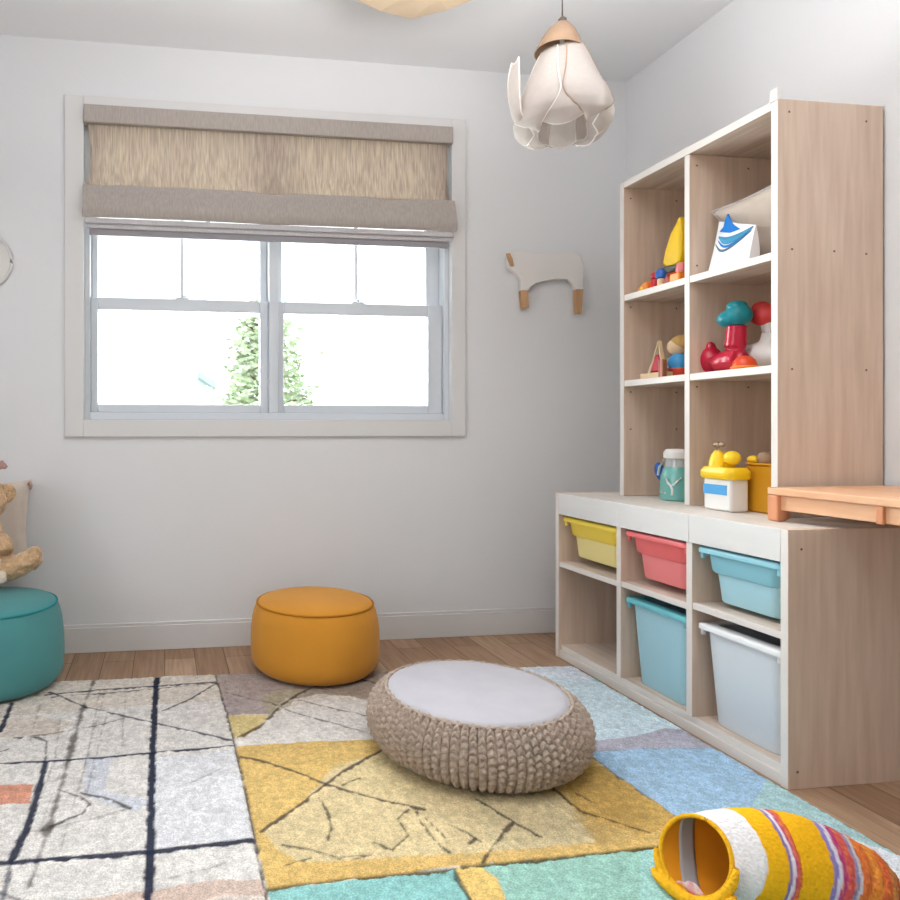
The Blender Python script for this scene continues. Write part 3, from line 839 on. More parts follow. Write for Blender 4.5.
# ------------------------------------------------------------------ striped sack (toy basket lying on rug)
def build_sack():
    P = [(1.0, 1.188, .088), (1.045, 1.178, .092), (1.09, 1.166, .0945), (1.14, 1.150, .0945), (1.19, 1.132, .089), (1.24, 1.112, .078), (1.285, 1.090, .064), (1.312, 1.077, .053)]
    Rr = [.070, .076, .080, .0815, .078, .068, .050, .012]
    N0 = Vector((.80, .16, -.42)).normalized()
    g = thing('fabric_basket', 'yellow and orange striped cloth basket lying on its side at bottom right', 'basket', (1.13, 1.17, .012))
    nax, seg = 130, 96
    def at(t):
        f = t*(len(P)-1); i = min(int(f), len(P)-2); f -= i
        def cr(a, b, c_, d): return .5*((2*b)+(-a+c_)*f+(2*a-5*b+4*c_-d)*f*f+(-a+3*b-3*c_+d)*f**3)
        q = [max(0, min(len(P)-1, i+k_)) for k_ in (-1, 0, 1, 2)]
        c = Vector([cr(*[P[j][a] for j in q]) for a in range(3)])
        return c, max(.004, cr(*[Rr[j] for j in q]))
    def ring(t, dr=0., nz=0.):
        c, r = at(t); c2, _ = at(min(1, t+.02)); c1, _ = at(max(0, t-.02))
        d = (c2-c1).normalized()
        d = (N0*(1-min(1, t*2.2))+d*min(1, t*2.2)).normalized()
        u = Vector((0, 0, 1)); u = (u-d*u.dot(d)).normalized(); v = d.cross(u)
        out = []
        for k_ in range(seg):
            a = 2*PI*k_/seg
            w = 0
            if nz:
                s = noise.noise((math.cos(a)*3+t*9, math.sin(a)*3, t*30))
                w = nz*(s+.6*noise.noise((math.cos(a)*9, math.sin(a)*9, t*60)))
            p = c+(u*math.cos(a)+v*math.sin(a))*(r+dr+w)
            p.z = max(p.z, .0145)
            out.append(p)
        return out
    bands = [(.0, (246, 190, 44)), (.012, (240, 236, 236)), (.205, (246, 186, 36)), (.345, (150, 130, 190)), (.362, (236, 226, 232)), (.380, (206, 90, 130)), (.395, (222, 110, 70)),
             (.415, (246, 186, 36)), (.56, (150, 136, 196)), (.580, (228, 222, 236)), (.598, (190, 70, 130)), (.62, (220, 96, 90)), (.655, (150, 150, 190)), (.672, (214, 216, 226)), (.69, (226, 120, 60)),
             (.74, (240, 150, 60)), (.79, (226, 112, 62)), (.84, (206, 140, 80)), (.885, (190, 100, 60)), (.92, (224, 160, 100)), (.96, (170, 92, 50))]
    bm = nb(); cols = []
    loops = []
    for j in range(nax+1):
        t = j/nax
        stripe = 0.
        for b0, _ in bands[1:]:
            stripe += -.0016*math.exp(-((t-b0)/.006)**2)
        loops.append(ring(t, .0+stripe, .0008 if t < .6 else .0008+.013*(t-.6)))
        for k_ in range(seg):
            tt = t+.006*math.sin(k_*.26)+.004*noise.noise((k_*.4, t*20, 2))
            c = [b[1] for b in bands if b[0] <= max(0, tt)][-1]
            c = np.array(lin(c))
            if .375 < tt < .415 or .595 < tt:
                nn = noise.noise((k_*.55, t*70, 5))
                c2 = np.array(lin((250, 176, 90) if nn > 0 else (176, 70, 90)))
                c = c*(1-.45*abs(nn)*1.6)+c2*.45*abs(nn)*1.6
            # embroidered dark panel on the side near the viewer
            ang = 360*k_/seg
            cols.append(tuple(np.clip(c, 0, 1))+(1,))
    rings(bm, loops, False, True)
    o = obj('striped_cover', bm, M['sack'], g, angle=80)
    me = o.data
    a = me.color_attributes.new('pattern', 'FLOAT_COLOR', 'POINT')
    a.data.foreach_set('color', np.array(cols, np.float32).ravel())
    # lining with one grey band
    bm = nb(); loops = [ring(.004+.86*j/60, -.004) for j in range(61)]
    rings(bm, loops, False, True)
    for f in bm.faces:
        c = f.calc_center_median(); f.material_index = 0
    o = obj('lining', bm, M['amber_lining'], g, angle=80)
    # grey band: a strip of webbing sewn lengthwise inside
    bm = nb(); vs = []
    for j in range(31):
        t = .010+.085*math.sin(PI*j/30); rg = ring(t, -.0055); kc_ = 86-40*j/30
        row = []
        for q in range(6):
            rq_ = ring(t+.075*q/5, -.0055)
            k0 = int(kc_); fr = kc_-k0
            row.append(bm.verts.new(rq_[k0 % seg].lerp(rq_[(k0+1) % seg], fr)))
        vs.append(row)
    for p, q in zip(vs[:-1], vs[1:]):
        for i in range(5): bm.faces.new((p[i], p[i+1], q[i+1], q[i]))
    obj('inner_strap', bm, pm('grey webbing', (158, 156, 156), .8), g, solid=.001)
    # rim cord
    bm = nb(); rg = ring(0., -.001); tube(bm, rg, .0042, 8, closed=True)
    obj('rim', bm, M['knit_yellow'], g)
    bm = nb(); rg = ring(0., -.002); e_ = rg[44]; f_ = rg[34]
    d_ = (f_-e_)*.55
    grid(bm, lambda u, v: e_+d_*u+Vector((-.012*v, .026*v, .010*v+.006*math.sin(PI*v)+.002*math.sin(u*7))), 8, 8)
    obj('cloth_tag', bm, pm('white and pink cloth tag', (240, 226, 230), .8, var_rgb=(214, 120, 150), vscale=70), g, solid=.0012, label='white and pink cloth tag')
    # knitted cuff folded back along the lower front of the opening
    def cuff(off, rad, k0, k1, n=46):
        bm = nb(); pts = []; rr = []
        base = ring(.02, off)
        for i in range(n+1):
            f = i/n; kf = k0+(k1-k0)*f
            q0 = base[int(kf) % seg]; q1 = base[(int(kf)+1) % seg]; fr = kf-int(kf)
            p = q0.lerp(q1, fr)-N0*.008
            p.z = max(p.z, .0145+rad)
            pts.append(p); rr.append(rad*(.35+.65*math.sin(PI*min(1, max(0, f)))**.5)*(1+.10*math.sin(i*2.4)))
        tube(bm, pts, rr, 14); return bm
    obj('folded_cuff', cuff(.008, .010, 20, 66), M['knit_yellow'], g, angle=80)
    obj('folded_cuff', cuff(.022, .012, 28, 60), M['knit_yellow'], g, angle=80)
build_sack()

# ------------------------------------------------------------------ pendant lamp with fabric petals
def build_pendant():
    LX, LY, ZT = 1.288, 2.1, 2.232
    g = thing('pendant_lamp', 'tulip shaped pendant lamp with fabric petals under wooden cap', 'lamp', (LX, LY, ZT))
    bm = nb(); cyl(bm, (LX, LY, ZT), (LX, LY, CEIL-.02), .0028, seg=10); obj('cord', bm, M['cord'], g)
    bm = nb(); lathe(bm, [(.045, CEIL-.022), (.045, CEIL-.004), (.04, CEIL)], (LX, LY, 0), 32); obj('ceiling_rose', bm, M['white_board'], g)
    bm = nb(); lathe(bm, [(.012, .0), (.013, .012), (.008, .018)], (LX, LY, ZT-.004), 24); obj('cord_grip', bm, M['cord'], g)
    tilt = Matrix.Rotation(math.radians(7), 3, 'Y')
    bm = nb()
    prof = [(.006, 0), (.02, -.006), (.042, -.03), (.058, -.058), (.068, -.082), (.076, -.102), (.073, -.103), (.064, -.084), (.053, -.06), (.036, -.033), (.01, -.012)]
    lathe(bm, prof, (0, 0, 0), 48)
    for v in bm.verts: v.co = tilt @ v.co+Vector((LX, LY, ZT))
    obj('cap', bm, M['cap_wood'], g, angle=50)
    def petal(ang, spread, rp, zp, tipw, dark=False, name='petal', pointed=False):
        def P(t):
            f = t*(len(rp)-1); i = min(int(f), len(rp)-2); f -= i
            f = f*f*(3-2*f)*.3+f*.7
            return rp[i]*(1-f)+rp[i+1]*f, zp[i]*(1-f)+zp[i+1]*f
        def S(u, t):
            r, z = P(t); s = 2*u-1
            half = spread*(.62+.38*min(1, t*2.0))*(1 if t < .72 else math.sqrt(max(0, 1-((t-.72)/.28)**2*(1-tipw))))
            if pointed: half = spread*(.70+.30*min(1, t*2.4))*(1 if t < .46 else 1-((t-.46)/.54)**1.25*(1-tipw))
            a = ang+s*half
            bulge = .010*(1-s*s)*math.sin(PI*min(1, t*1.1))+.004*math.sin(t*9+ang*3)*s
            zz = z+.012*s*s*t
            return Vector((LX+(r+bulge)*math.cos(a), LY+(r+bulge)*math.sin(a), ZT+zz))
        bm = nb(); grid(bm, S, 18, 26)
        o = obj(name, bm, M['petal'], g, solid=.0009, angle=80)
        bm = nb()
        edge = [S(0, j/26) for j in range(27)]+[S(i/18, 1) for i in range(1, 19)]+[S(1, j/26) for j in range(25, -1, -1)]
        tube(bm, edge, .0021, 8)
        w = obj('edge_tape', bm, M['petal_wire_dark'] if dark else M['petal_wire'], o, angle=80)
        w.matrix_parent_inverse = Matrix.Identity(4)
        return o
    rp = [.066, .094, .120, .142, .154, .152, .136, .112]; zp = [-.100, -.160, -.218, -.270, -.315, -.342, -.362, -.374]
    rq = [.060, .086, .110, .131, .143, .142, .128, .104]
    R = math.radians
    petal(R(-84), R(37), rp, zp, .06, True, pointed=True)
    petal(R(-160), R(37), rp, [z*1.02 for z in zp], .10, pointed=True)
    for k_, a_ in enumerate((-122, -40, 8, 58, 108, 160)):
        petal(R(a_), R(33), rq, [z*(1.0+.02*(k_ % 3)) for z in zp], .42)
    rc = [.062, .084, .106, .130, .152, .168, .176, .178, .172]; zc = [-.102, -.160, -.225, -.300, -.345, -.325, -.270, -.205, -.155]
    petal(R(-176), R(9), rc, zc, .45, name='curled_petal')
    bm = nb(); ell(bm, (LX, LY, ZT-.15), (.028, .028, .038)); cyl(bm, (LX, LY, ZT-.12), (LX, LY, ZT-.02), .014)
    obj('bulb', bm, pm('frosted bulb', (240, 238, 230), .4), g)
build_pendant()

# folded paper shade at the top of the frame
PX_, PY_ = .79, 2.016
ps = thing('paper_shade', 'cream folded paper shade hanging from ceiling at top edge', 'lampshade', (PX_, PY_, 2.27))
def shp(r, z, rm, zm):
    out = []
    for q in range(6):
        a = math.radians(80.2+60*q); out.append(Vector((PX_+r*math.cos(a), PY_+r*math.sin(a), z)))
        a += math.radians(30); out.append(Vector((PX_+rm*math.cos(a), PY_+rm*math.sin(a), zm)))
    return out
bm = nb()
rings(bm, [shp(.003, 2.272, .003, 2.272), shp(.13, 2.286, .12, 2.278), shp(.25, 2.30, .222, 2.294), shp(.245, 2.318, .222, 2.318), shp(.10, 2.385, .088, 2.38), shp(.03, 2.40, .028, 2.40)])
obj('shade', bm, M['paper'], ps, smooth=False)
bm = nb(); cyl(bm, (PX_, PY_, 2.398), (PX_, PY_, CEIL-.018), .003, seg=10); obj('cord', bm, M['cord'], ps)
bm = nb(); lathe(bm, [(.04, CEIL-.02), (.04, CEIL-.004), (.036, CEIL)], (PX_, PY_, 0), 32); obj('ceiling_rose', bm, M['white_board'], ps)

# ------------------------------------------------------------------ wall decorations
def wp(px, py, y): 
    x, z = wall_at(px, py, y); return Vector((x, y, z))
an = thing('animal_wall_hook', 'white animal shaped board with wooden legs hanging on back wall', 'wall decoration', (1.67, YW, 1.5))
outl = [(510, 251), (520, 249.5), (531, 252), (552, 252.5), (573, 251.5), (581, 256), (584, 266), (584, 291), (576.5, 291), (573, 284), (568, 279.5), (556, 279), (543, 281.5),
        (535, 283.5), (531, 287), (529, 291), (521.5, 291), (521, 280), (518, 275), (513.5, 271), (509, 268), (507.5, 258)]
bm = nb(); prism(bm, [wp(px, py, YW-.026) for px, py in outl], (0, .025, 0))
obj('board', bm, M['shade_paint'], an, bevel=.004)
bm = nb(); prism(bm, [wp(px, py, YW-.040) for px, py in ((507, 253), (510, 252.5), (513, 259), (514.5, 266), (511.5, 265), (508.5, 259))], (0, .014, 0)); obj('ear', bm, M['oak'], an, bevel=.003)
for q in (((521.5, 290), (528.5, 290), (529, 307.5), (523.5, 308.5)), ((576.5, 289), (583.6, 289), (582, 313.5), (577.5, 313.5))):
    bm = nb(); prism(bm, [wp(px, py, YW-.034) for px, py in q], (0, .028, 0)); obj('leg', bm, M['oak'], an, bevel=.003)
pl = thing('wall_plate', 'round white plaque on back wall at the left edge', 'wall decoration', (-.714, YW, 1.567))
bm = nb(); lathe(bm, [(.106, 0), (.106, .008), (.0, .010)], (-.714, YW, 1.567), 72, axis=(0, -1, 0)); obj('plate', bm, M['white_board'], pl)
bm = nb(); tube(bm, [(-.714+.109*math.cos(2*PI*q/72), YW-.008, 1.567+.109*math.sin(2*PI*q/72)) for q in range(72)], .006, 10, closed=True); obj('rim', bm, M['trim'], pl)

# ------------------------------------------------------------------ plush toy, pillow and the ledge that carries them
bm = nb(); box(bm, -1.5, -.66, 2.48, YW-.001, .30, .345)
tag(obj('wall_bench', bm, M['trim'], bevel=.006), 'white wall bench left of the view under the plush toy', 'bench')

def remesh(o, vox, disp=0., seed=0):
    m = o.modifiers.new('r', 'REMESH'); m.mode = 'VOXEL'; m.voxel_size = vox
    dg = bpy.context.evaluated_depsgraph_get(); dg.update()
    me = bpy.data.meshes.new_from_object(o.evaluated_get(dg))
    o.modifiers.clear(); mats = list(o.data.materials); o.data = me
    me.materials.clear()
    for q in mats: me.materials.append(q)
    if disp:
        me.update()
        ns = [v.normal.copy() for v in me.vertices]
        for v, nn in zip(me.vertices, ns):
            c = v.co
            v.co = c+nn*disp*(noise.noise(c*70+Vector((seed, 0, 0)))+.7*noise.noise(c*150))
    me.shade_smooth()
    return o
tp = thing('plush_toy', 'tan fluffy stuffed animal sitting with one foot stretched out at left edge', 'soft toy', (-.74, 2.66, .345))
bm = nb()
ell(bm, (-0.679, 2.625, .46), (.10, .085, .115)); ell(bm, (-0.674, 2.600, .46), (.075, .07, .09))
tube(bm, [(-0.644, 2.575, .395), (-0.584, 2.565, .395), (-0.519, 2.565, .41), (-0.469, 2.565, .436)], [.05, .044, .04, .040], 14)
ell(bm, (-0.464, 2.567, .440), (.030, .036, .040))
tube(bm, [(-0.704, 2.565, .395), (-0.764, 2.525, .385), (-0.814, 2.505, .385)], [.05, .045, .045], 14)
ell(bm, (-0.654, 2.605, .645), (.090, .085, .080)); tube(bm, [(-0.664, 2.615, .53), (-0.654, 2.605, .62)], [.06, .06], 14)
ell(bm, (-0.629, 2.530, .622), (.045, .04, .036))
tube(bm, [(-0.619, 2.605, .55), (-0.579, 2.575, .50), (-0.564, 2.555, .46)], [.034, .032, .034], 12)
tube(bm, [(-0.734, 2.605, .55), (-0.784, 2.575, .50), (-0.804, 2.555, .46)], [.034, .032, .034], 12)
o = obj('body', bm, M['fur'], tp); remesh(o, .007, .006)
bm = nb(); ell(bm, (-0.566, 2.610, .668), (.030, .016, .036)); o = obj('ear', bm, M['fur'], tp); remesh(o, .005, .003)
bm = nb(); tube(bm, [(-0.629, 2.605, .715), (-0.609, 2.605, .755), (-0.582, 2.605, .775), (-0.570, 2.605, .758)], [.018, .016, .015, .010], 12); o = obj('horn', bm, M['fur_pink'], tp); remesh(o, .004, .002)
bm = nb(); ell(bm, (-0.604, 2.530, .666), (.008, .007, .009)); obj('eye', bm, M['eye'], tp)
bm = nb(); tube(bm, [(-0.594, 2.545, .43), (-0.576, 2.530, .39), (-0.570, 2.525, .358)], [.026, .025, .022], 12); o = obj('paw', bm, M['fur_light'], tp, label='cream paw'); remesh(o, .005, .003)
pw = thing('pillow', 'square beige pillow leaning on the wall behind the plush toy', 'pillow', (-.73, 2.79, .345))
def pil(u, v):
    s, q = 2*u-1, 2*v-1
    e = (1-s**4)*(1-q**4)
    pinch = 1+.045*(abs(s*q))**2
    return s*pinch, q*pinch, e
bm = nb()
for sg in (1, -1):
    def f(u, v):
        s, q, e = pil(u, v)
        return Vector((-.735+.205*s*(1-.04*(1-q*q)), 2.806+.018*q+sg*.034*max(0, e)**.5*(1-.1*s*s), .5215+.172*q*(1-.05*(1-s*s))))
    grid(bm, f, 24, 20)
bmesh.ops.remove_doubles(bm, verts=bm.verts, dist=1e-4)
obj('cover', bm, M['cushion'], pw, angle=80)
bm = nb(); tube(bm, [(-.532, 2.817, .684), (-.526, 2.815, .690), (-.519, 2.812, .678), (-.523, 2.81, .662)], [.006, .008, .006, .004], 8); obj('corner_tassel', bm, M['fur_pink'], pw)

# ------------------------------------------------------------------ toys on the shelves
# upper left cubby
g = thing('toy_boat', 'toy with a tall pointed yellow sail on a dark base in top left cubby', 'toy', (1.80, 2.2, S1))
bm = nb(); 
sail = [(2.285, 1.50), (2.272, 1.545), (2.245, 1.60), (2.219, 1.628), (2.203, 1.652), (2.193, 1.60), (2.196, 1.52), (2.205, 1.485), (2.235, 1.478), (2.265, 1.485)]
prism(bm, [(1.79, y, z) for y, z in sail], (.03, 0, 0)); obj('sail', bm, M['t_yellow'], g, bevel=.008)
bm = nb(); prism(bm, [(1.77, y, z) for y, z in ((2.285, 1.455), (2.28, 1.475), (2.24, 1.482), (2.17, 1.475), (2.165, 1.452))], (.07, 0, 0)); obj('deck', bm, M['t_dark'], g, bevel=.004)
bm = nb(); prism(bm, [(1.765, y, z) for y, z in ((2.262, S1), (2.275, 1.43), (2.285, 1.454), (2.165, 1.452), (2.175, 1.42), (2.19, S1))], (.08, 0, 0)); obj('hull', bm, M['t_redorange'], g, bevel=.005)
GT = 'small bright toys in the top left cubby'
def toy(name, label, cat, loc, group=None): return thing(name, label, cat, loc, group)
g = toy('toy_block', 'rounded orange yellow toy block, leftmost in top left cubby', 'toy', (1.76, 2.323, S1), GT)
bm = nb(); prism(bm, [(1.74, y, z) for y, z in ((2.350, S1), (2.346, 1.424), (2.323, 1.436), (2.303, 1.442), (2.296, S1))], (.045, 0, 0)); obj('block', bm, M['t_orange'], g, bevel=.006)
bm = nb(); cyl(bm, (1.738, 2.323, 1.418), (1.742, 2.323, 1.418), .007); obj('stud', bm, M['t_yellow'], g)
g = toy('toy_figure', 'small red toy figure between orange block and blue piece', 'toy', (1.755, 2.273, S1), GT)
bm = nb(); lathe(bm, [(.016, 0), (.017, .02), (.012, .032), (.011, .036)], (1.755, 2.275, S1), 20); obj('body', bm, M['t_red'], g)
bm = nb(); ell(bm, (1.755, 2.275, S1+.049), (.014, .014, .014)); obj('head', bm, M['t_red'], g)
g = toy('toy_figure', 'small blue toy figure on a wooden peg beside the red figure', 'toy', (1.74, 2.233, S1), GT)
bm = nb(); lathe(bm, [(.011, 0), (.011, .026), (.009, .028)], (1.74, 2.226, S1), 18); obj('peg', bm, M['t_wood'], g)
bm = nb(); lathe(bm, [(.010, .0), (.017, .004), (.018, .022), (.010, .034), (.002, .036)], (1.74, 2.226, S1+.028), 18); obj('body', bm, M['t_blue'], g)
g = toy('toy_block', 'small orange toy block at the right edge of top left cubby', 'toy', (1.735, 2.13, S1), GT)
bm = nb(); box(bm, 1.722, 1.752, 2.118, 2.162, S1, S1+.028); obj('block', bm, M['t_orange'], g, bevel=.004)
bm = nb(); lathe(bm, [(.013, 0), (.016, .01), (.012, .03), (.002, .036)], (1.738, 2.128, S1+.028), 16); obj('knob', bm, M['t_pink'], g)

# upper right cubby: cushion and printed bag
g = thing('cushion', 'pale grey cushion leaning in the top right cubby behind printed bag', 'cushion', (1.93, 1.97, S1))
def cushion_pts(sg):
    A, B, C_, D = Vector((1.89, 1.995, 1.408)), Vector((1.935, 1.79, 1.408)), Vector((1.782, 2.045, 1.615)), Vector((1.88, 1.785, 1.688))
    nrm = (B-A).cross(C_-A).normalized()
    def f(u, v):
        s, q = 2*u-1, 2*v-1
        e = max(0, (1-s**4)*(1-q**4))
        uu = .5+.5*s*(1-.10*(1-q*q)); vv = .5+.5*q*(1-.10*(1-s*s))
        p = A*(1-uu)*(1-vv)+B*uu*(1-vv)+C_*(1-uu)*vv+D*uu*vv
        return p+nrm*sg*.030*e**.5
    return f
bm = nb()
for sg in (1, -1): grid(bm, cushion_pts(sg), 22, 18)
bmesh.ops.remove_doubles(bm, verts=bm.verts, dist=1e-4)
RT = Matrix.Rotation(math.radians(-24), 3, 'X')
for v in bm.verts: v.co = v.co
obj('cover', bm, M['cushion'], g, angle=80)
bm = nb(); tube(bm, [cushion_pts(1)(0, j/20) for j in range(21)]+[cushion_pts(1)(i/20, 1) for i in range(1, 21)]+[cushion_pts(1)(1, 1-j/20) for j in range(1, 21)]+[cushion_pts(1)(1-i/20, 0) for i in range(1, 20)], .003, 8, closed=True)
obj('piping', bm, M['hem'], g)
g = thing('printed_bag', 'white bag with a blue fin and smile print in top right cubby', 'bag', (1.78, 1.93, S1))
def bagf(u, v, off=0.):
    # u along Y from the far (left) to near (right), v upward
    y = 2.018+(1.872-2.018)*u+(.014*(1-v)**2-.004)*(1 if u < .5 else -.4)
    z = S1+v*(.168-.052*u)+.001
    x = 1.752+.03*v-.016*math.sin(PI*u)*math.sin(PI*min(1, v+.15))+off
    return Vector((x, y, z))
bm = nb(); vv = grid(bm, bagf, 20, 16); grid(bm, lambda u, v: bagf(u, v)+Vector((.034*math.sin(PI*min(1, v*.5+.5))+.002+.0*(1-v), 0, 0)), 20, 16)
# close the sides and bottom
def side(u):
    grid(bm, lambda s, v: bagf(u, v)+Vector((s*(.034*math.sin(PI*min(1, v*.5+.5))+.002), 0, 0)), 3, 16)
side(0); side(1)
grid(bm, lambda u, s: bagf(u, 0)+Vector((s*.036, 0, 0)), 20, 3)
grid(bm, lambda u, s: bagf(u, 1)+Vector((s*.002, 0, 0)), 20, 1)
bmesh.ops.remove_doubles(bm, verts=bm.verts, dist=2e-4)
obj('bag', bm, M['paperwhite'], g, angle=60)
def stroke(pts, w, mat, nm):
    bm = nb(); vs = []
    n = len(pts)
    for i, (u, v) in enumerate(pts):
        a = pts[max(0, i-1)]; b = pts[min(n-1, i+1)]
        dx, dy = b[0]-a[0], b[1]-a[1]; l = math.hypot(dx, dy) or 1
        ww = w[i] if isinstance(w, list) else w
        p = bagf(u-dy/l*ww, v+dx/l*ww, -.0012); q = bagf(u+dy/l*ww, v-dx/l*ww, -.0012)
        vs.append((bm.verts.new(p), bm.verts.new(q)))
    for (a, b), (c, d) in zip(vs[:-1], vs[1:]): bm.faces.new((a, b, d, c))
    obj(nm, bm, mat, g, solid=.0008)
stroke([(.10+.85*t, .70-.20*math.sin(PI*t)+.26*t) for t in [i/14 for i in range(15)]], [.014+.075*math.sin(PI*i/14) for i in range(15)], M['ink_teal'], 'print')
stroke([(.12+.80*t, .62-.24*math.sin(PI*t)+.22*t) for t in [i/14 for i in range(15)]], [.008+.018*math.sin(PI*i/14) for i in range(15)], M['ink_blue'], 'print')
stroke([(.05+.88*t, .56-.30*math.sin(PI*t)+.30*t) for t in [i/14 for i in range(15)]], [.006+.022*math.sin(PI*i/14) for i in range(15)], M['ink_grey'], 'print')
bm = nb(); prism(bm, [bagf(u, v, .003) for u, v in ((.08, .80), (.16, .90), (.17, 1.04), (.21, 1.17), (.30, 1.05), (.44, .94), (.64, .88), (.38, .78))], (-.005, 0, 0)); obj('fin_print', bm, M['ink_blue'], g)

# middle left cubby
g = thing('toy_swing', 'small wooden toy A frame with red cloth in the middle left cubby', 'toy', (1.78, 2.285, S2))
bm = nb(); box(bm, 1.748, 1.79, 2.228, 2.345, S2, S2+.022); obj('base', bm, M['t_wood'], g, bevel=.003)
for x in (1.760, 1.768):
    bm = nb(); tube(bm, [(x, 2.312, S2+.022), (x, 2.262, S2+.132), (x, 2.240, S2+.022)], .0048, 8); obj('frame', bm, M['t_wood'], g)
bm = nb(); prism(bm, [(1.760, y, z) for y, z in ((2.308, S2+.024), (2.300, S2+.058), (2.280, S2+.088), (2.262, S2+.085), (2.250, S2+.024))], (.02, 0, 0)); obj('cloth', bm, M['t_crimson'], g, bevel=.006)
g = thing('toy_doll', 'small doll in blue with pale wooden head beside the toy A frame', 'toy', (1.82, 2.19, S2))
DX, DY = 1.838, 2.262
bm = nb(); lathe(bm, [(.034, 0), (.036, .02), (.032, .036)], (DX, DY, S2), 24); obj('skirt', bm, M['t_redorange'], g)
bm = nb(); lathe(bm, [(.031, 0), (.036, .02), (.030, .04), (.016, .052)], (DX, DY, S2+.036), 24); obj('torso', bm, M['t_sky'], g)
bm = nb(); ell(bm, (DX, DY+.004, S2+.115), (.034, .034, .032)); obj('head', bm, M['t_wood'], g)
bm = nb(); ell(bm, (DX+.008, DY-.006, S2+.128), (.036, .036, .030)); obj('hair', bm, pm('sandy hair', (200, 160, 96), .8, var=.2, vscale=60), g)
bm = nb(); cyl(bm, (DX-.034, DY+.012, S2+.034), (DX-.02, DY+.022, S2+.074), .007); obj('arm', bm, M['t_wood'], g)
g = thing('toy_block', 'brown striped toy block standing between the A frame and the doll', 'toy', (1.745, 2.2, S2))
bm = nb(); box(bm, 1.728, 1.744, 2.200, 2.224, S2, S2+.062); obj('block', bm, M['t_brown'], g, bevel=.002)
bm = nb(); box(bm, 1.727, 1.7455, 2.207, 2.211, S2+.002, S2+.0615); obj('stripe', bm, M['t_pink'], g)

# middle right cubby
g = thing('toy_horn', 'glossy crimson toy with teal rounded head in the middle right cubby', 'toy', (1.79, 1.98, S2))
bm = nb()
tube(bm, [(1.79, 2.06, S2+.043), (1.79, 2.02, S2+.034), (1.79, 1.96, S2+.036), (1.79, 1.938, S2+.036)], [.034, .033, .036, .034], 18)
ell(bm, (1.79, 2.058, S2+.045), (.038, .034, .045)); ell(bm, (1.79, 2.06, S2+.085), (.018, .016, .022))
tube(bm, [(1.79, 1.965, S2+.03), (1.79, 1.957, S2+.08), (1.79, 1.953, S2+.145)], [.040, .031, .027], 18)
o = obj('body', bm, M['t_crimson'], g); remesh(o, .004)
for v in o.data.vertices: v.co.z = max(v.co.z, S2+.0005)
bm = nb(); ell(bm, (1.79, 1.968, S2+.168), (.046, .043, .030)); ell(bm, (1.79, 1.943, S2+.175), (.038, .034, .035)); ell(bm, (1.79, 1.952, S2+.205), (.030, .028, .018))
o = obj('head', bm, M['t_teal'], g); remesh(o, .004)
g = thing('toy_bird', 'white toy bird with red head behind crimson toy in middle right cubby', 'toy', (1.850, 1.912, S2))
bm = nb()
ell(bm, (1.870, 1.942, S2+.048), (.045, .090, .046)); tube(bm, [(1.870, 1.992, S2+.06), (1.860, 2.042, S2+.06), (1.850, 2.050, S2+.052)], [.03, .02, .008], 12)
tube(bm, [(1.870, 1.927, S2+.07), (1.870, 1.928, S2+.16)], [.026, .018], 14)
o = obj('body', bm, M['t_white'], g); remesh(o, .005)
for v in o.data.vertices: v.co.z = max(v.co.z, S2+.0005)
bm = nb(); ell(bm, (1.870, 1.935, S2+.178), (.036, .044, .036)); ell(bm, (1.870, 1.947, S2+.20), (.026, .028, .022)); ell(bm, (1.870, 1.982, S2+.175), (.014, .024, .012))
o = obj('head', bm, M['t_coralred'], g); remesh(o, .005)
g = thing('toy_dome', 'small red orange toy dome lying right of the crimson toy', 'toy', (1.755, 1.885, S2))
bm = nb(); lathe(bm, [(.034, 0), (.0335, .010), (.029, .026), (.018, .038), (.002, .042)], (1.755, 1.885, S2), 28); obj('dome', bm, M['t_redorange'], g)
bm = nb(); tube(bm, [(1.755+.0335*math.cos(a), 1.885+.0335*math.sin(a), S2+.006) for a in [2*PI*q/40 for q in range(40)]], .004, 8, closed=True); obj('brim', bm, M['t_orange'], g)

# lower left cubby: teal bottle
g = thing('bottle', 'teal see-through bottle with white top and blue tag in lower left cubby', 'bottle', (1.80, 2.232, H))
BX, BY = 1.80, 2.222
bm = nb(); lathe(bm, [(.050, 0), (.054, .004), (.054, .05), (.051, .085), (.044, .108), (.038, .118)], (BX, BY, H), 36); obj('body', bm, M['liquid'], g)
bm = nb(); lathe(bm, [(.0375, .118), (.036, .135), (.033, .152), (.0, .153)], (BX, BY, H), 36); obj('neck', bm, M['clear'], g)
bm = nb(); lathe(bm, [(.042, .148), (.043, .156), (.042, .170), (.034, .180), (.0, .182)], (BX, BY, H), 32); obj('cap', bm, M['t_white'], g, angle=60)
bm = nb(); ell(bm, (BX-.012, BY+.068, H+.096), (.018, .017, .036), Matrix.Rotation(math.radians(-22), 3, 'X')); obj('tag', bm, M['t_blue'], g)
bm = nb(); tube(bm, [(BX-.034, BY+.022, H+.142), (BX-.034, BY+.044, H+.115), (BX-.030, BY+.057, H+.085)], .004, 8); obj('tag_strap', bm, M['t_white'], g)
def on_b(a, z): return Vector((BX+.0552*math.cos(a), BY+.0552*math.sin(a), H+z))
for pts in (((PI*1.08, .078), (PI*1.12, .062), (PI*1.17, .054), (PI*1.2, .040), (PI*1.2, .02)), ((PI*1.36, .082), (PI*1.29, .070), (PI*1.21, .054)), ((PI*.94, .028), (PI*1.06, .027))):
    bm = nb(); tube(bm, [on_b(*p) for p in pts], .0035, 8); obj('white_print', bm, M['t_white'], g)

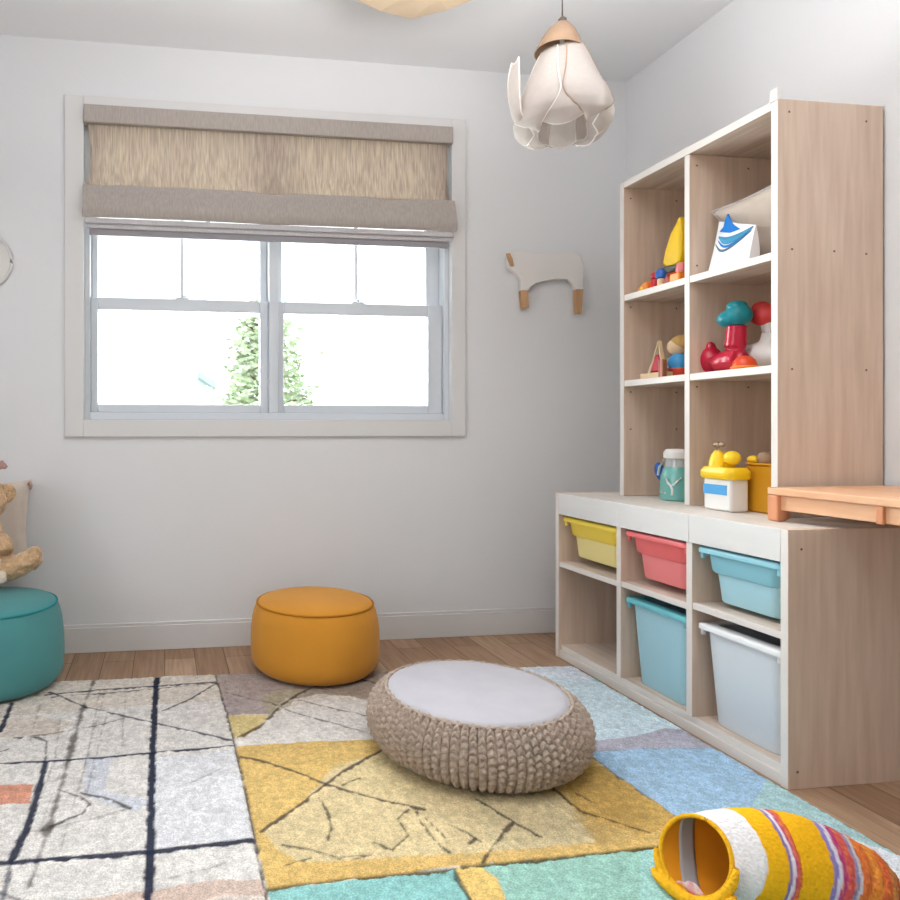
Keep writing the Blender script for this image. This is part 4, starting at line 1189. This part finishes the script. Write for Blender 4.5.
# lower right cubby: white tub with yellow lid, amber box
g = thing('toy_tub', 'white box with blue label and knobbed yellow lid in lower right cubby', 'toy box', (1.72, 1.92, H))
bm = nb(); box(bm, 1.688, 1.75, 1.864, 1.970, H, H+.100); obj('box', bm, M['t_white'], g, bevel=.007)
bm = nb(); box(bm, 1.6865, 1.690, 1.878, 1.969, H+.050, H+.080); obj('label', bm, M['label_blue'], g, label='blue label band')
bm = nb()
rings(bm, [rrect(1.682, 1.758, 1.858, 1.980, H+.098, .02), rrect(1.677, 1.762, 1.854, 1.985, H+.104, .025), rrect(1.677, 1.762, 1.854, 1.985, H+.122, .025), rrect(1.685, 1.752, 1.862, 1.976, H+.134, .02)])
obj('lid', bm, M['t_yellow'], g, angle=50)
bm = nb(); lathe(bm, [(.026, 0), (.024, .02), (.018, .04), (.010, .052), (.0, .054)], (1.715, 1.942, H+.132), 24); obj('knob', bm, M['t_yellow'], g)
bm = nb(); tube(bm, [(1.715, 1.905, H+.132), (1.715, 1.893, H+.155)], [.018, .018], 14); ell(bm, (1.715, 1.888, H+.163), (.022, .024, .022)); obj('knob', bm, M['t_yellow'], g)
bm = nb(); cyl(bm, (1.715, 1.942, H+.184), (1.715, 1.942, H+.196), .006); ell(bm, (1.715, 1.945, H+.202), (.011, .011, .010)); ell(bm, (1.718, 1.929, H+.203), (.009, .010, .008)); obj('finial', bm, M['metal'], g)
g = thing('toy_box', 'plain amber yellow box right of the white box in lower right cubby', 'toy box', (1.78, 1.8, H))
bm = nb(); box(bm, 1.770, 1.88, 1.757, 1.895, H, H+.142); obj('box', bm, M['t_amber'], g, bevel=.006)
bm = nb(); box(bm, 1.767, 1.883, 1.754, 1.898, H+.142, H+.149); obj('lid', bm, M['t_amber'], g, bevel=.003)
bm = nb(); ell(bm, (1.785, 1.885, H+.158), (.017, .017, .013)); obj('knob', bm, M['t_yellow'], g)
bm = nb(); lathe(bm, [(.017, 0), (.021, .006), (.023, .018), (.016, .03), (.0, .034)], (1.795, 1.852, H+.149), 24); obj('wooden_knob', bm, M['cap_wood'], g, label='bare wooden knob')

# ------------------------------------------------------------------ outside
GZ = -.5
bm = nb(); box(bm, -25, 30, YW+.3, 45, GZ-.1, GZ)
tag(obj('garden_ground', bm, M['grass'], smooth=False), 'lawn outside the window', 'ground', kind='structure')
tr = thing('tree', 'pale leafy tree outside behind the middle of the window', 'tree', (1.15, 8, GZ))
bm = nb(); tube(bm, [(1.15, 8, GZ), (1.17, 8, .6), (1.13, 8, 1.5), (1.12, 8, 2.5)], [.10, .08, .05, .012], 10)
for q in range(14):
    a = q*2.4; z = .5+q*.12; l = .75-.04*q
    tube(bm, [(1.15, 8, z), (1.15+l*.6*math.cos(a), 8+l*.6*math.sin(a), z+.12), (1.15+l*math.cos(a), 8+l*math.sin(a), z+.16)], [.02, .012, .005], 6)
obj('trunk', bm, M['bark'], tr)
bm = nb(); rnd = random.Random(8)
for q in range(5200):
    z = rnd.random()**1.3*2.0+.35
    rad = max(.06, .92*(1-((z-.35)/2.15))**.85)
    cl = int(rnd.random()*26); ca = cl*2.399; crr = rad*(.35+.6*((cl*37 % 11)/11))
    p = Vector((1.13+crr*math.cos(ca), 8+crr*math.sin(ca), z))+Vector((rnd.gauss(0, .10), rnd.gauss(0, .10), rnd.gauss(0, .06)))
    s = .035+.035*rnd.random(); a = Vector((rnd.gauss(0, 1), rnd.gauss(0, 1), rnd.gauss(0, 1))).normalized(); u, v = frame_of(a)
    q4 = [bm.verts.new(p+u*s), bm.verts.new(p+v*s*.45), bm.verts.new(p-u*s), bm.verts.new(p-v*s*.45)]
    bm.faces.new(q4)
obj('foliage', bm, M['leaf'], tr, smooth=False)
hs = thing('house', 'white neighbouring house seen through the left window half', 'house', (-1.5, 15, GZ))
hx = wall_at(206, 380, 14)[0]
bm = nb(); prism(bm, [(-9, 14, GZ), (hx, 14, GZ), (hx, 14, 6.2), (hx/2-4.5, 14, 9.5), (-9, 14, 6.2)], (0, 7, 0)); obj('wall', bm, M['siding'], hs, smooth=False)
bm = nb(); prism(bm, [(hx+.3, 13.8, 6.1), (hx/2-4.5, 13.8, 9.65), (-9.3, 13.8, 6.1), (-9.3, 13.8, 6.3), (hx/2-4.5, 13.8, 9.9), (hx+.3, 13.8, 6.3)], (0, 7.4, 0)); obj('roof', bm, M['roof'], hs, smooth=False)
(px0, pz1), (px1, pz0) = wall_at(199, 371, 13.4), wall_at(216, 397, 13.4)
bm = nb(); prism(bm, [(px0, 13.4, pz1-.12), (px1, 13.4, pz1-.34), (px1, 13.4, pz1-.22), (px0, 13.4, pz1)], (0, .6, 0)); obj('porch_roof', bm, M['roof'], hs, smooth=False)
bm = nb(); cyl(bm, (px1-.06, 13.46, GZ), (px1-.06, 13.46, pz1-.3), .05); obj('porch_post', bm, M['siding'], hs)
x0, z1 = wall_at(101, 335, 14); x1, z0 = wall_at(118, 351, 14)
bm = nb(); box(bm, x0-.06, x1+.06, 13.94, 14.0, z0-.06, z1+.06); o = obj('window', bm, M['pinkish'], hs)
bm = nb(); box(bm, x0, x1, 13.92, 13.945, z0, z1); o2 = obj('pane', bm, M['house_glass'], o); o2.matrix_parent_inverse = Matrix.Identity(4)

# ------------------------------------------------------------------ light
w = bpy.data.worlds.new('sky'); SC.world = w; w.use_nodes = True
bg = w.node_tree.nodes['Background']
bg.inputs['Color'].default_value = (.90, .95, 1.0, 1); bg.inputs['Strength'].default_value = 4.2

def area(name, loc, rot, sx, sy, power, color):
    l = bpy.data.lights.new(name, 'AREA'); l.shape = 'RECTANGLE'; l.size = sx; l.size_y = sy
    l.energy = power; l.color = color
    o = bpy.data.objects.new(name, l); COL.objects.link(o); o.location = loc; o.rotation_euler = rot
    return o
area('daylight_left', (XL-.12, (LY0+LY1)/2, (LZ0+LZ1)/2), (0, -PI/2, 0), LZ1-LZ0, LY1-LY0, 14, (1, .99, .99))
area('daylight_back', ((OX0+OX1)/2, YW+.16, 1.33), (-PI/2, 0, 0), 1.5, .72, 80, (.96, .98, 1))
area('bounce_fill', (.72, 1.32, 1.92), (PI, 0, 0), .8, .6, 44, (1, .99, .985))  # added unseen fill, aimed up to bounce off the ceiling; no lamp fixture
